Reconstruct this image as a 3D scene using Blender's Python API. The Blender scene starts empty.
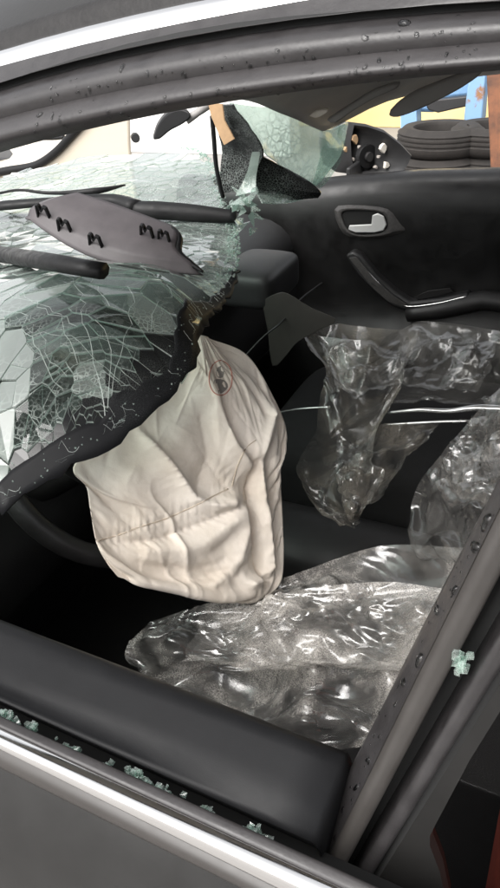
import bpy, bmesh, math, random
import numpy as np
from mathutils import Vector, noise
from mathutils.bvhtree import BVHTree
from mathutils.geometry import tessellate_polygon

random.seed(7); rng = np.random.default_rng(7)
sc = bpy.context.scene
COL = sc.collection

# ------------------------------------------------------------------ camera
# x runs towards the rear of the car, y across it (away from the driver's side), z up
F_PX = 720.0                                   # focal length in pixels of a 500 x 888 picture
CAM = np.array([0.0, -0.258, 1.40])
yaw, pitch, roll = math.radians(27), math.radians(32.5), math.radians(4)
_fh = np.array([-math.sin(yaw), math.cos(yaw), 0]); _rt = np.array([math.cos(yaw), math.sin(yaw), 0]); _up = np.array([0, 0, 1.0])
FWD = _fh*math.cos(pitch) - _up*math.sin(pitch)
_u = _up*math.cos(pitch) + _fh*math.sin(pitch)
RIGHT = _rt*math.cos(roll) - _u*math.sin(roll)
UP = _u*math.cos(roll) + _rt*math.sin(roll)
cd = bpy.data.cameras.new('camera'); cam = bpy.data.objects.new('camera', cd); COL.objects.link(cam)
cd.sensor_fit = 'VERTICAL'; cd.sensor_height = 36; cd.lens = F_PX/888*36
cd.clip_start = 0.01; cd.clip_end = 500
from mathutils import Matrix
cam.matrix_world = Matrix((( RIGHT[0], UP[0], -FWD[0], CAM[0]), (RIGHT[1], UP[1], -FWD[1], CAM[1]), (RIGHT[2], UP[2], -FWD[2], CAM[2]), (0, 0, 0, 1)))
sc.camera = cam

# ------------------------------------------------------------------ light: bright overcast day
w = bpy.data.worlds.new('World'); sc.world = w; w.use_nodes = True
nt = w.node_tree; nt.nodes.clear()
sky = nt.nodes.new('ShaderNodeTexSky'); sky.sky_type = 'NISHITA'; sky.sun_disc = False
SUN_DIR = Vector((-0.15, -0.62, 0.77)).normalized()
sky.sun_elevation = math.asin(SUN_DIR.z); sky.sun_rotation = math.atan2(SUN_DIR.x, SUN_DIR.y)
sky.air_density = 1.0; sky.dust_density = 4.0; sky.ozone_density = 1.0
hs = nt.nodes.new('ShaderNodeHueSaturation'); hs.inputs['Saturation'].default_value = 0.12
bg = nt.nodes.new('ShaderNodeBackground'); bg.inputs['Strength'].default_value = 0.15
wo = nt.nodes.new('ShaderNodeOutputWorld')
nt.links.new(sky.outputs[0], hs.inputs['Color']); nt.links.new(hs.outputs[0], bg.inputs['Color']); nt.links.new(bg.outputs[0], wo.inputs[0])
sd = bpy.data.lights.new('sun', 'SUN'); sd.energy = 1.4; sd.angle = math.radians(60); sd.color = (1, 0.965, 0.92)
so = bpy.data.objects.new('sun', sd); COL.objects.link(so); so.rotation_euler = SUN_DIR.to_track_quat('Z', 'Y').to_euler()
vs = sc.view_settings; vs.view_transform = 'Standard'; vs.look = 'None'; vs.gamma = 1; vs.exposure = 1.2; vs.use_curve_mapping = False
cy = sc.cycles
cy.use_denoising = True; cy.max_bounces = 8; cy.transparent_max_bounces = 24; cy.diffuse_bounces = 4; cy.glossy_bounces = 4
cy.transmission_bounces = 6; cy.caustics_reflective = False; cy.caustics_refractive = False; cy.sample_clamp_indirect = 6

# ------------------------------------------------------------------ helpers
def ray(px, py): return FWD + RIGHT*(px-250)/F_PX - UP*(py-444)/F_PX
def P(px, py, x=None, y=None, z=None, plane=None):
    """point of the place seen at that spot of the photograph, at a known x, y, z or plane"""
    r = ray(px, py)
    if plane is not None:
        p0, n = np.array(plane[0], float), np.array(plane[1], float); s = ((p0-CAM)@n)/(r@n)
    else:
        ax, v = (0, x) if x is not None else (1, y) if y is not None else (2, z)
        s = (v-CAM[ax])/r[ax]
    return CAM + s*r
def proj(p):
    d = np.asarray(p, float)-CAM; zz = d@FWD
    return np.stack([250+F_PX*(d@RIGHT)/zz, 444-F_PX*(d@UP)/zz], -1)

ORG = {}
def mesh_obj(name, V, Fc, mat, parent=None, smooth=True, mats=None, midx=None, sharp=None):
    V = np.asarray(V, float)
    c = (V.min(0)+V.max(0))/2
    me = bpy.data.meshes.new(name)
    me.from_pydata([tuple(v) for v in (V-c)], [], [tuple(int(i) for i in f) for f in Fc])
    for m in (mats or [mat]): me.materials.append(m)
    if midx is not None: me.polygons.foreach_set('material_index', list(midx))
    if smooth:
        me.polygons.foreach_set('use_smooth', [True]*len(me.polygons))
        if sharp: me.set_sharp_from_angle(angle=math.radians(sharp))
    me.update()
    o = bpy.data.objects.new(name, me); COL.objects.link(o)
    ORG[o.name] = c
    if parent is not None:
        o.parent = parent; o.location = c-ORG[parent.name]
    else: o.location = c
    return o
def empty(name, loc=(0, 0, 0)):
    o = bpy.data.objects.new(name, None); COL.objects.link(o); o.location = loc; o.empty_display_size = 0.1
    ORG[o.name] = np.array(loc, float); return o
def tag(o, label, cat, group=None, kind=None):
    o['label'] = label; o['category'] = cat
    if group: o['group'] = group
    if kind: o['kind'] = kind
    return o
def fixn(o):
    bm = bmesh.new(); bm.from_mesh(o.data); bmesh.ops.recalc_face_normals(bm, faces=bm.faces); bm.to_mesh(o.data); bm.free(); return o
def bevel(o, wd, seg=2, ang=35):
    m = o.modifiers.new('bevel', 'BEVEL'); m.width = wd; m.segments = seg; m.limit_method = 'ANGLE'; m.angle_limit = math.radians(ang); return o
def subsurf(o, l=1):
    m = o.modifiers.new('sub', 'SUBSURF'); m.levels = l; m.render_levels = l; return o

def catmull(pts, n):
    """smooth resample of a polyline, n points"""
    p = np.asarray(pts, float)
    if len(p) == 2: return p[0]+(p[1]-p[0])*np.linspace(0, 1, n)[:, None]
    q = np.vstack([2*p[0]-p[1], p, 2*p[-1]-p[-2]])
    out = []
    for i in range(1, len(q)-2):
        t = np.linspace(0, 1, 12, endpoint=False)[:, None]
        a, b, c, d = q[i-1], q[i], q[i+1], q[i+2]
        out.append(0.5*((2*b)+(-a+c)*t+(2*a-5*b+4*c-d)*t**2+(-a+3*b-3*c+d)*t**3))
    out = np.vstack(out+[p[-1:]])
    L = np.r_[0, np.cumsum(np.linalg.norm(np.diff(out, axis=0), axis=1))]
    s = np.linspace(0, L[-1], n)
    return np.stack([np.interp(s, L, out[:, k]) for k in range(out.shape[1])], -1)

def grid_faces(n, m, off=0, closed=False):
    fs = []
    for i in range(n-1):
        for j in range(m if closed else m-1):
            a = off+i*m+j; b = off+i*m+(j+1) % m
            fs.append((a, b, b+m, a+m))
    return fs
def loft(name, rows, mat, parent, caps=False, closed=False, **k):
    rows = [np.asarray(r, float) for r in rows]; n, m = len(rows), len(rows[0])
    V = np.vstack(rows); Fc = grid_faces(n, m, 0, closed)
    if caps: Fc += [tuple(range(m)), tuple(range((n-1)*m, n*m))]
    o = mesh_obj(name, V, Fc, mat, parent, **k)
    return fixn(o) if (caps or closed) else o
def tube(name, path, r, mat, parent=None, seg=8, squash=1.0, n=None, **k):
    p = catmull(path, n or max(8, 5*len(path)))
    rr = np.interp(np.linspace(0, 1, len(p)), np.linspace(0, 1, len(np.atleast_1d(r))), np.atleast_1d(r))
    T = np.gradient(p, axis=0); T /= np.linalg.norm(T, axis=1)[:, None]+1e-12
    rows = []
    for i in range(len(p)):
        a = np.cross(T[i], [0, 0, 1.0]); la = np.linalg.norm(a)
        a = a/la if la > 1e-3 else np.array([1.0, 0, 0]); b = np.cross(a, T[i])
        rows.append([p[i]+rr[i]*(math.cos(t)*a+squash*math.sin(t)*b) for t in np.linspace(0, 2*math.pi, seg, endpoint=False)])
    return loft(name, rows, mat, parent, caps=True, closed=True, **k)
def plate(name, top, thick_vec, mat, parent=None, bev=0.0, **k):
    """closed plate from a 3-D outline and a thickness vector"""
    top = np.asarray(top, float); n = len(top); tv = np.asarray(thick_vec, float)
    V = np.vstack([top, top+tv]); Fc = [tuple(range(n)), tuple(range(2*n-1, n-1, -1))]+[(i, i+n, (i+1) % n+n, (i+1) % n) for i in range(n)]
    o = fixn(mesh_obj(name, V, Fc, mat, parent, sharp=35, **k))
    if bev: bevel(o, bev)
    return o
def box(name, lo, hi, mat, parent=None, bev=0.0, seg=3):
    lo, hi = np.minimum(lo, hi), np.maximum(lo, hi)
    V = [(x, y, z) for x in (lo[0], hi[0]) for y in (lo[1], hi[1]) for z in (lo[2], hi[2])]
    o = mesh_obj(name, V, [(0, 1, 3, 2), (4, 6, 7, 5), (0, 4, 5, 1), (2, 3, 7, 6), (0, 2, 6, 4), (1, 5, 7, 3)], mat, parent, sharp=40)
    if bev: bevel(o, bev, seg)
    return o
def bvh(o):
    V = [Vector(ORG[o.name])+v.co for v in o.data.vertices]
    return BVHTree.FromPolygons(V, [tuple(p.vertices) for p in o.data.polygons])
def hit(t, px, py):
    r = Vector(ray(px, py)).normalized(); h = t.ray_cast(Vector(CAM), r)
    if h[0] is None: return None, None
    n = h[1] if h[1].dot(r) < 0 else -h[1]
    return np.array(h[0]), np.array(n)

# ------------------------------------------------------------------ materials
def mat(name, col=(.5, .5, .5), rough=.5, metal=0.0, spec=.5, coat=0.0, var=.0, vscale=30, bump=0.0, bscale=200, detail=4, sheen=0.0, rvar=0.0):
    m = bpy.data.materials.new(name); m.use_nodes = True
    N, L = m.node_tree.nodes, m.node_tree.links; b = N['Principled BSDF']
    b.inputs['Base Color'].default_value = (*col, 1); b.inputs['Roughness'].default_value = rough; b.inputs['Metallic'].default_value = metal
    b.inputs['Specular IOR Level'].default_value = spec; b.inputs['Coat Weight'].default_value = coat; b.inputs['Sheen Weight'].default_value = sheen
    if var or bump or rvar:
        tc = N.new('ShaderNodeTexCoord')
    if var or rvar:
        n1 = N.new('ShaderNodeTexNoise'); n1.inputs['Scale'].default_value = vscale; n1.inputs['Detail'].default_value = detail; n1.inputs['Roughness'].default_value = .65
        L.new(tc.outputs['Object'], n1.inputs['Vector'])
    if var:
        mx = N.new('ShaderNodeMix'); mx.data_type = 'RGBA'
        mx.inputs['A'].default_value = (*[c*(1-var) for c in col], 1); mx.inputs['B'].default_value = (*[min(1, c*(1+var)) for c in col], 1)
        L.new(n1.outputs['Fac'], mx.inputs['Factor']); L.new(mx.outputs['Result'], b.inputs['Base Color'])
    if rvar:
        mr = N.new('ShaderNodeMapRange'); mr.inputs['From Min'].default_value = .3; mr.inputs['From Max'].default_value = .7
        mr.inputs['To Min'].default_value = max(.02, rough-rvar); mr.inputs['To Max'].default_value = min(1, rough+rvar)
        L.new(n1.outputs['Fac'], mr.inputs['Value']); L.new(mr.outputs['Result'], b.inputs['Roughness'])
    if bump:
        n2 = N.new('ShaderNodeTexNoise'); n2.inputs['Scale'].default_value = bscale; n2.inputs['Detail'].default_value = 3
        bp = N.new('ShaderNodeBump'); bp.inputs['Strength'].default_value = bump; bp.inputs['Distance'].default_value = .002
        L.new(tc.outputs['Object'], n2.inputs['Vector']); L.new(n2.outputs['Fac'], bp.inputs['Height']); L.new(bp.outputs['Normal'], b.inputs['Normal'])
    return m

M = {}
M['frame'] = mat('black_door_frame', (.026, .024, .0245), .40, var=.35, vscale=60, bump=.06, bscale=500, rvar=.12)
M['seal'] = mat('rubber_seal', (.030, .0275, .028), .45, var=.25, vscale=40, bump=.1, bscale=300, rvar=.1)
M['gap'] = mat('black_gap', (.008, .008, .008), .8)
M['chrome'] = mat('chrome', (.85, .84, .83), .12, metal=1, rvar=.05, vscale=25)
M['paint'] = mat('dark_grey_paint', (.017, .0165, .016), .36, spec=.35, coat=.0, var=.45, vscale=7, rvar=.12, bump=.03, bscale=300)
M['shoulder'] = mat('satin_shoulder_trim', (.038, .0345, .032), .40, var=.2, vscale=40, rvar=.08)
M['sill'] = mat('padded_sill_vinyl', (.008, .0081, .0088), .52, spec=.18, var=.3, vscale=30, bump=.06, bscale=1400, rvar=.06)
M['trim_black'] = mat('interior_black_plastic', (.017, .016, .016), .5, var=.35, vscale=25, bump=.12, bscale=700, rvar=.1)
M['door_black'] = mat('door_card_plastic', (.0095, .009, .009), .45, var=.5, vscale=18, bump=.15, bscale=700, rvar=.12)
M['frame_dark'] = mat('matt_black_door_frame', (.012, .0115, .011), .5, spec=.25, var=.4, vscale=25)
M['trim_dust'] = mat('dusty_black_plastic', (.020, .0195, .020), .5, var=.4, vscale=14, bump=.1, bscale=500)
M['fabric'] = mat('black_seat_fabric', (.013, .0125, .013), .9, var=.3, vscale=80, bump=.5, bscale=900)
M['liner'] = mat('grey_headliner', (.62, .60, .58), .95, var=.12, vscale=20, bump=.25, bscale=700)
M['visor'] = mat('grey_visor_vinyl', (.26, .25, .24), .6, var=.1, vscale=40, bump=.15, bscale=800)
M['mauve'] = mat('mauve_grey_trim', (.074, .066, .069), .48, spec=.35, var=.35, vscale=35, bump=.08, bscale=600, rvar=.1)
M['wiper'] = mat('wiper_black', (.010, .010, .0105), .5, spec=.25, var=.3, vscale=60, rvar=.15)
M['bezel'] = mat('dusty_bezel_plastic', (.055, .052, .050), .6, var=.7, vscale=160, bump=.2, bscale=500)
M['gutter'] = mat('gutter_rubber', (.018, .017, .017), .55, spec=.25, var=.5, vscale=40, bump=.3, bscale=200)
M['tan'] = mat('tan_cardboard', (.40, .26, .145), .8, var=.25, vscale=60, bump=.2, bscale=300)
M['white_plastic'] = mat('pale_plastic', (.75, .70, .62), .4, var=.15, vscale=60)
M['handle'] = mat('silver_handle', (.80, .80, .79), .22, metal=.9, rvar=.08)
M['lever'] = mat('satin_silver_lever', (.80, .80, .78), .3, metal=.25)
M['socket'] = mat('grey_broken_plastic', (.34, .31, .28), .6, var=.4, vscale=80)
M['red'] = mat('red_cloth', (.35, .06, .035), .8, var=.4, vscale=50, bump=.3, bscale=200)  # colour of the red reflection in the rear door glass
M['ink_red'] = mat('red_print', (.50, .22, .17), .8)
M['ink_black'] = mat('grey_print', (.22, .20, .18), .8)
M['thread'] = mat('seam_thread', (.50, .42, .33), .9)

def airbag_mat():
    m = mat('airbag_nylon', (.74, .66, .56), .72, sheen=.15)
    N, L = m.node_tree.nodes, m.node_tree.links; b = N['Principled BSDF']
    tc = N.new('ShaderNodeTexCoord')
    n = N.new('ShaderNodeTexNoise'); n.inputs['Scale'].default_value = 9; n.inputs['Detail'].default_value = 5; n.inputs['Roughness'].default_value = .6
    r = N.new('ShaderNodeValToRGB'); r.color_ramp.elements[0].position = .30; r.color_ramp.elements[0].color = (.62, .54, .45, 1)
    r.color_ramp.elements[1].position = .62; r.color_ramp.elements[1].color = (.80, .73, .65, 1)
    L.new(tc.outputs['Object'], n.inputs['Vector']); L.new(n.outputs['Fac'], r.inputs['Fac']); L.new(r.outputs['Color'], b.inputs['Base Color'])
    n2 = N.new('ShaderNodeTexNoise'); n2.inputs['Scale'].default_value = 55; n2.inputs['Detail'].default_value = 5
    wv = N.new('ShaderNodeTexNoise'); wv.inputs['Scale'].default_value = 900; wv.inputs['Detail'].default_value = 1
    ad = N.new('ShaderNodeMath'); ad.operation = 'MULTIPLY_ADD'; ad.inputs[1].default_value = .12
    L.new(tc.outputs['Object'], n2.inputs['Vector']); L.new(tc.outputs['Object'], wv.inputs['Vector'])
    L.new(wv.outputs['Fac'], ad.inputs[0]); L.new(n2.outputs['Fac'], ad.inputs[2])
    bp = N.new('ShaderNodeBump'); bp.inputs['Strength'].default_value = .35; bp.inputs['Distance'].default_value = .004
    L.new(ad.outputs[0], bp.inputs['Height']); L.new(bp.outputs['Normal'], b.inputs['Normal'])
    return m
M['airbag'] = airbag_mat()

def fresnel(N, L, ior):
    fr = N.new('ShaderNodeFresnel'); ge = N.new('ShaderNodeNewGeometry')
    mr = N.new('ShaderNodeMapRange'); mr.inputs['To Min'].default_value = ior; mr.inputs['To Max'].default_value = 1/ior   # same sheet from either side
    L.new(ge.outputs['Backfacing'], mr.inputs['Value']); L.new(mr.outputs['Result'], fr.inputs['IOR']); return fr
def film_mat(name, milk=.10, dust=.0, dscale=14, rough=.28, tint=(.97, .97, .96), gloss=.6, dcol=(.62, .57, .52), lo=.47, hi=.62):
    """thin polythene: mostly clear, glossy, slightly milky, with dried dirt in patches"""
    m = bpy.data.materials.new(name); m.use_nodes = True
    N, L = m.node_tree.nodes, m.node_tree.links; N.clear()
    out = N.new('ShaderNodeOutputMaterial'); tc = N.new('ShaderNodeTexCoord')
    tr = N.new('ShaderNodeBsdfTransparent'); tr.inputs['Color'].default_value = (*tint, 1)
    gl = N.new('ShaderNodeBsdfGlossy'); gl.inputs['Roughness'].default_value = rough; gl.inputs['Color'].default_value = (.95, .95, .95, 1)
    fr = fresnel(N, L, 1.5)
    fm = N.new('ShaderNodeMath'); fm.operation = 'MULTIPLY_ADD'; fm.inputs[1].default_value = 1.6*gloss; fm.inputs[2].default_value = .03*gloss; fm.use_clamp = True
    L.new(fr.outputs[0], fm.inputs[0])
    df = N.new('ShaderNodeBsdfDiffuse'); df.inputs['Color'].default_value = (.80, .77, .73, 1)
    tl = N.new('ShaderNodeBsdfTranslucent'); tl.inputs['Color'].default_value = (.80, .77, .73, 1)
    mk = N.new('ShaderNodeMixShader'); mk.inputs[0].default_value = .45; L.new(df.outputs[0], mk.inputs[1]); L.new(tl.outputs[0], mk.inputs[2])
    n0 = N.new('ShaderNodeTexNoise'); n0.inputs['Scale'].default_value = 20; n0.inputs['Detail'].default_value = 5
    L.new(tc.outputs['Object'], n0.inputs['Vector'])
    mr = N.new('ShaderNodeMapRange'); mr.inputs['From Min'].default_value = .35; mr.inputs['From Max'].default_value = .70
    mr.inputs['To Min'].default_value = milk*.35; mr.inputs['To Max'].default_value = milk*1.9
    L.new(n0.outputs['Fac'], mr.inputs['Value'])
    a = N.new('ShaderNodeMixShader'); L.new(mr.outputs['Result'], a.inputs[0]); L.new(tr.outputs[0], a.inputs[1]); L.new(mk.outputs[0], a.inputs[2])
    b = N.new('ShaderNodeMixShader'); L.new(fm.outputs[0], b.inputs[0]); L.new(a.outputs[0], b.inputs[1]); L.new(gl.outputs[0], b.inputs[2])
    last = b
    if dust:
        d = N.new('ShaderNodeBsdfDiffuse'); d.inputs['Color'].default_value = (*dcol, 1)
        n1 = N.new('ShaderNodeTexNoise'); n1.inputs['Scale'].default_value = dscale; n1.inputs['Detail'].default_value = 6; n1.inputs['Roughness'].default_value = .62; n1.inputs['Distortion'].default_value = .6
        n2 = N.new('ShaderNodeTexNoise'); n2.inputs['Scale'].default_value = 620; n2.inputs['Detail'].default_value = 4; n2.inputs['Roughness'].default_value = .75
        L.new(tc.outputs['Object'], n1.inputs['Vector']); L.new(tc.outputs['Object'], n2.inputs['Vector'])
        r1 = N.new('ShaderNodeMapRange'); r1.inputs['From Min'].default_value = lo; r1.inputs['From Max'].default_value = hi; L.new(n1.outputs['Fac'], r1.inputs['Value'])
        r2 = N.new('ShaderNodeMapRange'); r2.inputs['From Min'].default_value = .36; r2.inputs['From Max'].default_value = .70; L.new(n2.outputs['Fac'], r2.inputs['Value'])
        mu = N.new('ShaderNodeMath'); mu.operation = 'MULTIPLY'; L.new(r1.outputs['Result'], mu.inputs[0]); L.new(r2.outputs['Result'], mu.inputs[1])
        m2 = N.new('ShaderNodeMath'); m2.operation = 'MULTIPLY'; m2.inputs[1].default_value = dust; L.new(mu.outputs[0], m2.inputs[0])
        c = N.new('ShaderNodeMixShader'); L.new(m2.outputs[0], c.inputs[0]); L.new(b.outputs[0], c.inputs[1]); L.new(d.outputs[0], c.inputs[2]); last = c
    bn = N.new('ShaderNodeTexNoise'); bn.inputs['Scale'].default_value = 60; bn.inputs['Detail'].default_value = 3
    L.new(tc.outputs['Object'], bn.inputs['Vector'])
    bp = N.new('ShaderNodeBump'); bp.inputs['Strength'].default_value = .18; bp.inputs['Distance'].default_value = .003
    L.new(bn.outputs['Fac'], bp.inputs['Height'])
    for s in (gl, fr, df, tl): L.new(bp.outputs['Normal'], s.inputs['Normal'])
    L.new(last.outputs[0], out.inputs[0])
    return m
M['film'] = film_mat('clear_polythene', .10, rough=.17, gloss=.9)
M['film_dusty'] = film_mat('dusty_polythene', .12, dust=.90, dscale=9, dcol=(.74, .70, .65), lo=.45, hi=.61, rough=.18, gloss=.9)
M['film_dirty'] = film_mat('soiled_polythene', .10, rough=.18, gloss=.9, dust=.6, dscale=18, dcol=(.34, .30, .24), lo=.42, hi=.60)

def glass_mat(name, tint, milk, craze, cscale, gloss=1.0, rough=.03, dark=None):
    m = bpy.data.materials.new(name); m.use_nodes = True
    N, L = m.node_tree.nodes, m.node_tree.links; N.clear()
    out = N.new('ShaderNodeOutputMaterial'); tc = N.new('ShaderNodeTexCoord')
    if dark: tr = N.new('ShaderNodeBsdfDiffuse'); tr.inputs['Color'].default_value = (*dark, 1)
    else: tr = N.new('ShaderNodeBsdfTransparent'); tr.inputs['Color'].default_value = (*tint, 1)
    gl = N.new('ShaderNodeBsdfGlossy'); gl.inputs['Roughness'].default_value = rough
    fr = fresnel(N, L, 1.52)
    fm = N.new('ShaderNodeMath'); fm.operation = 'MULTIPLY'; fm.inputs[1].default_value = gloss; fm.use_clamp = True; L.new(fr.outputs[0], fm.inputs[0])
    df = N.new('ShaderNodeBsdfDiffuse'); df.inputs['Color'].default_value = (.74, .82, .77, 1)
    tl = N.new('ShaderNodeBsdfTranslucent'); tl.inputs['Color'].default_value = (.74, .84, .79, 1)
    mk = N.new('ShaderNodeMixShader'); mk.inputs[0].default_value = .5; L.new(df.outputs[0], mk.inputs[1]); L.new(tl.outputs[0], mk.inputs[2])
    vo = N.new('ShaderNodeTexVoronoi'); vo.feature = 'DISTANCE_TO_EDGE'; vo.inputs['Scale'].default_value = cscale
    nz = N.new('ShaderNodeTexNoise'); nz.inputs['Scale'].default_value = 7; nz.inputs['Detail'].default_value = 4
    L.new(tc.outputs['Object'], vo.inputs['Vector']); L.new(tc.outputs['Object'], nz.inputs['Vector'])
    r1 = N.new('ShaderNodeMapRange'); r1.inputs['From Min'].default_value = 0; r1.inputs['From Max'].default_value = .10; r1.inputs['To Min'].default_value = 1; r1.inputs['To Max'].default_value = 0
    L.new(vo.outputs['Distance'], r1.inputs['Value'])
    r2 = N.new('ShaderNodeMapRange'); r2.inputs['From Min'].default_value = .42; r2.inputs['From Max'].default_value = .62; L.new(nz.outputs['Fac'], r2.inputs['Value'])
    mu = N.new('ShaderNodeMath'); mu.operation = 'MULTIPLY'; L.new(r1.outputs['Result'], mu.inputs[0]); L.new(r2.outputs['Result'], mu.inputs[1])
    ma = N.new('ShaderNodeMath'); ma.operation = 'MULTIPLY_ADD'; ma.inputs[1].default_value = craze; ma.inputs[2].default_value = milk; ma.use_clamp = True; L.new(mu.outputs[0], ma.inputs[0])
    a = N.new('ShaderNodeMixShader'); L.new(ma.outputs[0], a.inputs[0]); L.new(tr.outputs[0], a.inputs[1]); L.new(mk.outputs[0], a.inputs[2])
    b = N.new('ShaderNodeMixShader'); L.new(fm.outputs[0], b.inputs[0]); L.new(a.outputs[0], b.inputs[1]); L.new(gl.outputs[0], b.inputs[2])
    L.new(b.outputs[0], out.inputs[0])
    return m
M['glass'] = glass_mat('cracked_windscreen_glass', (.84, .92, .89), .015, .40, 130, gloss=1.0)
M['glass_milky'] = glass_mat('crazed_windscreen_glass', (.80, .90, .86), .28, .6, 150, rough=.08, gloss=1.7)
M['glass_pale'] = glass_mat('pale_crushed_glass', (.80, .88, .85), .42, .12, 90, rough=.12, gloss=1.7)  # sky reflected on a tilted facet, painted in as milkiness
M['glass_white'] = glass_mat('white_crazed_glass', (.84, .93, .89), .40, .55, 70, rough=.1, gloss=1.6)
M['rim'] = glass_mat('crack_edges', (.74, .86, .81), .30, .2, 200, rough=.25)
M['crackline'] = glass_mat('white_crack_lines', (.8, .9, .86), .38, .0, 200, rough=.3)
M['frit'] = glass_mat('black_frit_glass', (.1, .1, .1), .010, .16, 420, dark=(.010, .010, .011), rough=.12)
M['frit_crazed'] = glass_mat('crazed_black_glass', (.1, .1, .1), .03, .55, 210, dark=(.010, .010, .011), rough=.15)
M['border'] = glass_mat('black_printed_border', (.1, .1, .1), .004, .05, 500, dark=(.009, .009, .010), rough=.45, gloss=.25)
M['crumb'] = glass_mat('green_glass_crumbs', (.80, .93, .88), .22, .5, 300, gloss=1.8, rough=.08)
M['film_glass'] = glass_mat('laminate_interlayer', (.93, .97, .95), .015, .20, 170, gloss=.15, rough=.2)
M['side_glass'] = glass_mat('dark_window_glass', (.5, .5, .5), .0, .0, 10, gloss=.3, rough=.02)
def water_mat():
    m = mat('water', (1, 1, 1), .02); b = m.node_tree.nodes['Principled BSDF']
    b.inputs['Transmission Weight'].default_value = 1; b.inputs['IOR'].default_value = 1.33; return m
M['water'] = water_mat()

# ------------------------------------------------------------------ cloth relaxation (folds of the bag and the polythene)
def relax(P0, pin, slack=1.05, steps=60, g=(0, 0, -1.0), bend=.25, jitter=.002, it=6, seed=1, push=None, floor=None):
    r = np.random.default_rng(seed); X = P0.copy(); n, m = X.shape[:2]
    def ln(a, b): return np.linalg.norm(P0[a]-P0[b], axis=-1)
    S = np.s_; cons = []
    def pairs(axis, step, grp):
        for p in range(grp):
            cnt = ((m if axis else n)-p-step-1)//grp+1
            if cnt < 1: continue
            sa = slice(p, p+grp*(cnt-1)+1, grp); sb = slice(p+step, p+step+grp*(cnt-1)+1, grp)
            yield ((S[:, sa], S[:, sb]) if axis else (S[sa, :], S[sb, :]))
    for ax in (0, 1):
        for a, b in pairs(ax, 1, 2): cons.append((a, b, ln(a, b)*slack, 1.0))
        for a, b in pairs(ax, 2, 4): cons.append((a, b, ln(a, b)*slack, bend))
        for a, b in pairs(ax, 4, 8): cons.append((a, b, ln(a, b)*slack, bend*.35))
    for p in (0, 1):
        cnt = (n-p)//2
        ra, rb = slice(p, p+2*cnt-1, 2), slice(p+1, p+2*cnt, 2)
        a, b = S[ra, :-1], S[rb, 1:]; cons.append((a, b, ln(a, b)*slack, .5))
        a, b = S[ra, 1:], S[rb, :-1]; cons.append((a, b, ln(a, b)*slack, .5))
    wgt = np.where(pin, 0.0, 1.0)[..., None]
    X += r.normal(0, jitter, X.shape)*wgt; V = np.zeros_like(X); dt = 1/30; gv = np.array(g)
    if push is not None: gv = gv+np.array(push)
    for s in range(steps):
        V = V*.93+gv*dt; Y = X+V*dt*wgt
        for _ in range(it):
            for a, b, L0, k in cons:
                d = Y[b]-Y[a]; l = np.linalg.norm(d, axis=-1, keepdims=True)+1e-9
                wa, wb = wgt[a], wgt[b]; c = k*(l-L0[..., None])/l*d/np.maximum(wa+wb, 1e-6)
                Y[a] += wa*c; Y[b] -= wb*c
            if floor is not None: Y = np.where(wgt > 0, floor(Y), Y)
        V = (Y-X)/dt; X = Y
    return X
def coons(left, right, top, bot, n, m):
    """n rows (top to bottom) by m columns (left to right)"""
    Lc, Rc, T, Bt = catmull(left, n), catmull(right, n), catmull(top, m), catmull(bot, m)
    s = np.linspace(0, 1, m)[None, :, None]; t = np.linspace(0, 1, n)[:, None, None]
    A = Lc[:, None]*(1-s)+Rc[:, None]*s; Bq = T[None]*(1-t)+Bt[None]*t
    Cq = (T[0]*(1-s)+T[-1]*s)*(1-t)+(Bt[0]*(1-s)+Bt[-1]*s)*t
    return A+Bq-Cq
def segdist(q, poly):
    q = np.asarray(q); d = np.full(q.shape[:-1], 1e9)
    for a, b in zip(poly[:-1], poly[1:]):
        a, b = np.array(a, float), np.array(b, float); ab = b-a
        t = np.clip(((q-a)@ab)/(ab@ab), 0, 1); d = np.minimum(d, np.linalg.norm(q-(a+t[..., None]*ab), axis=-1))
    return d

def upsample(X):
    """twice as fine, smooth"""
    for ax in (0, 1):
        X = np.moveaxis(X, ax, 0); n = len(X); pad = np.concatenate([2*X[:1]-X[1:2], X, 2*X[-1:]-X[-2:-1]])
        mid = (-pad[:-3]+9*pad[1:-2]+9*pad[2:-1]-pad[3:])/16
        Y = np.empty((2*n-1,)+X.shape[1:]); Y[::2] = X; Y[1::2] = mid; X = np.moveaxis(Y, 0, ax)
    return X
def creases(X, k, amp, wd, length, seed, ang=None, spread=1.6):
    """sharp-crested folds across a sheet: list of random straight pleats"""
    r = np.random.default_rng(seed); n, m = X.shape[:2]
    S_ = np.r_[0, np.cumsum(np.linalg.norm(np.diff(X[n//2], axis=0), axis=-1))]; T_ = np.r_[0, np.cumsum(np.linalg.norm(np.diff(X[:, m//2], axis=0), axis=-1))]
    U, W = np.meshgrid(S_, T_); h = np.zeros((n, m))
    for _ in range(k):
        cu, cw = r.uniform(0, S_[-1]), r.uniform(0, T_[-1]); a = (r.uniform(0, math.pi) if ang is None else ang+r.normal(0, spread)); L_ = length*r.uniform(.5, 1.4)
        du, dw = U-cu, W-cw; l = du*math.cos(a)+dw*math.sin(a); d = -du*math.sin(a)+dw*math.cos(a)+.25*l*l*r.normal(0, 2)
        w_ = wd*r.uniform(.5, 1.6); h += amp*r.choice([1, 1, -.8])*r.uniform(.4, 1.2)*np.exp(-np.abs(d)/w_)*np.clip(1-(l/L_)**2, 0, 1)
    du = np.gradient(X, axis=0); dv = np.gradient(X, axis=1); nr = np.cross(du, dv); nr /= np.linalg.norm(nr, axis=-1, keepdims=True)+1e-12
    return X+nr*h[..., None]

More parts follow.
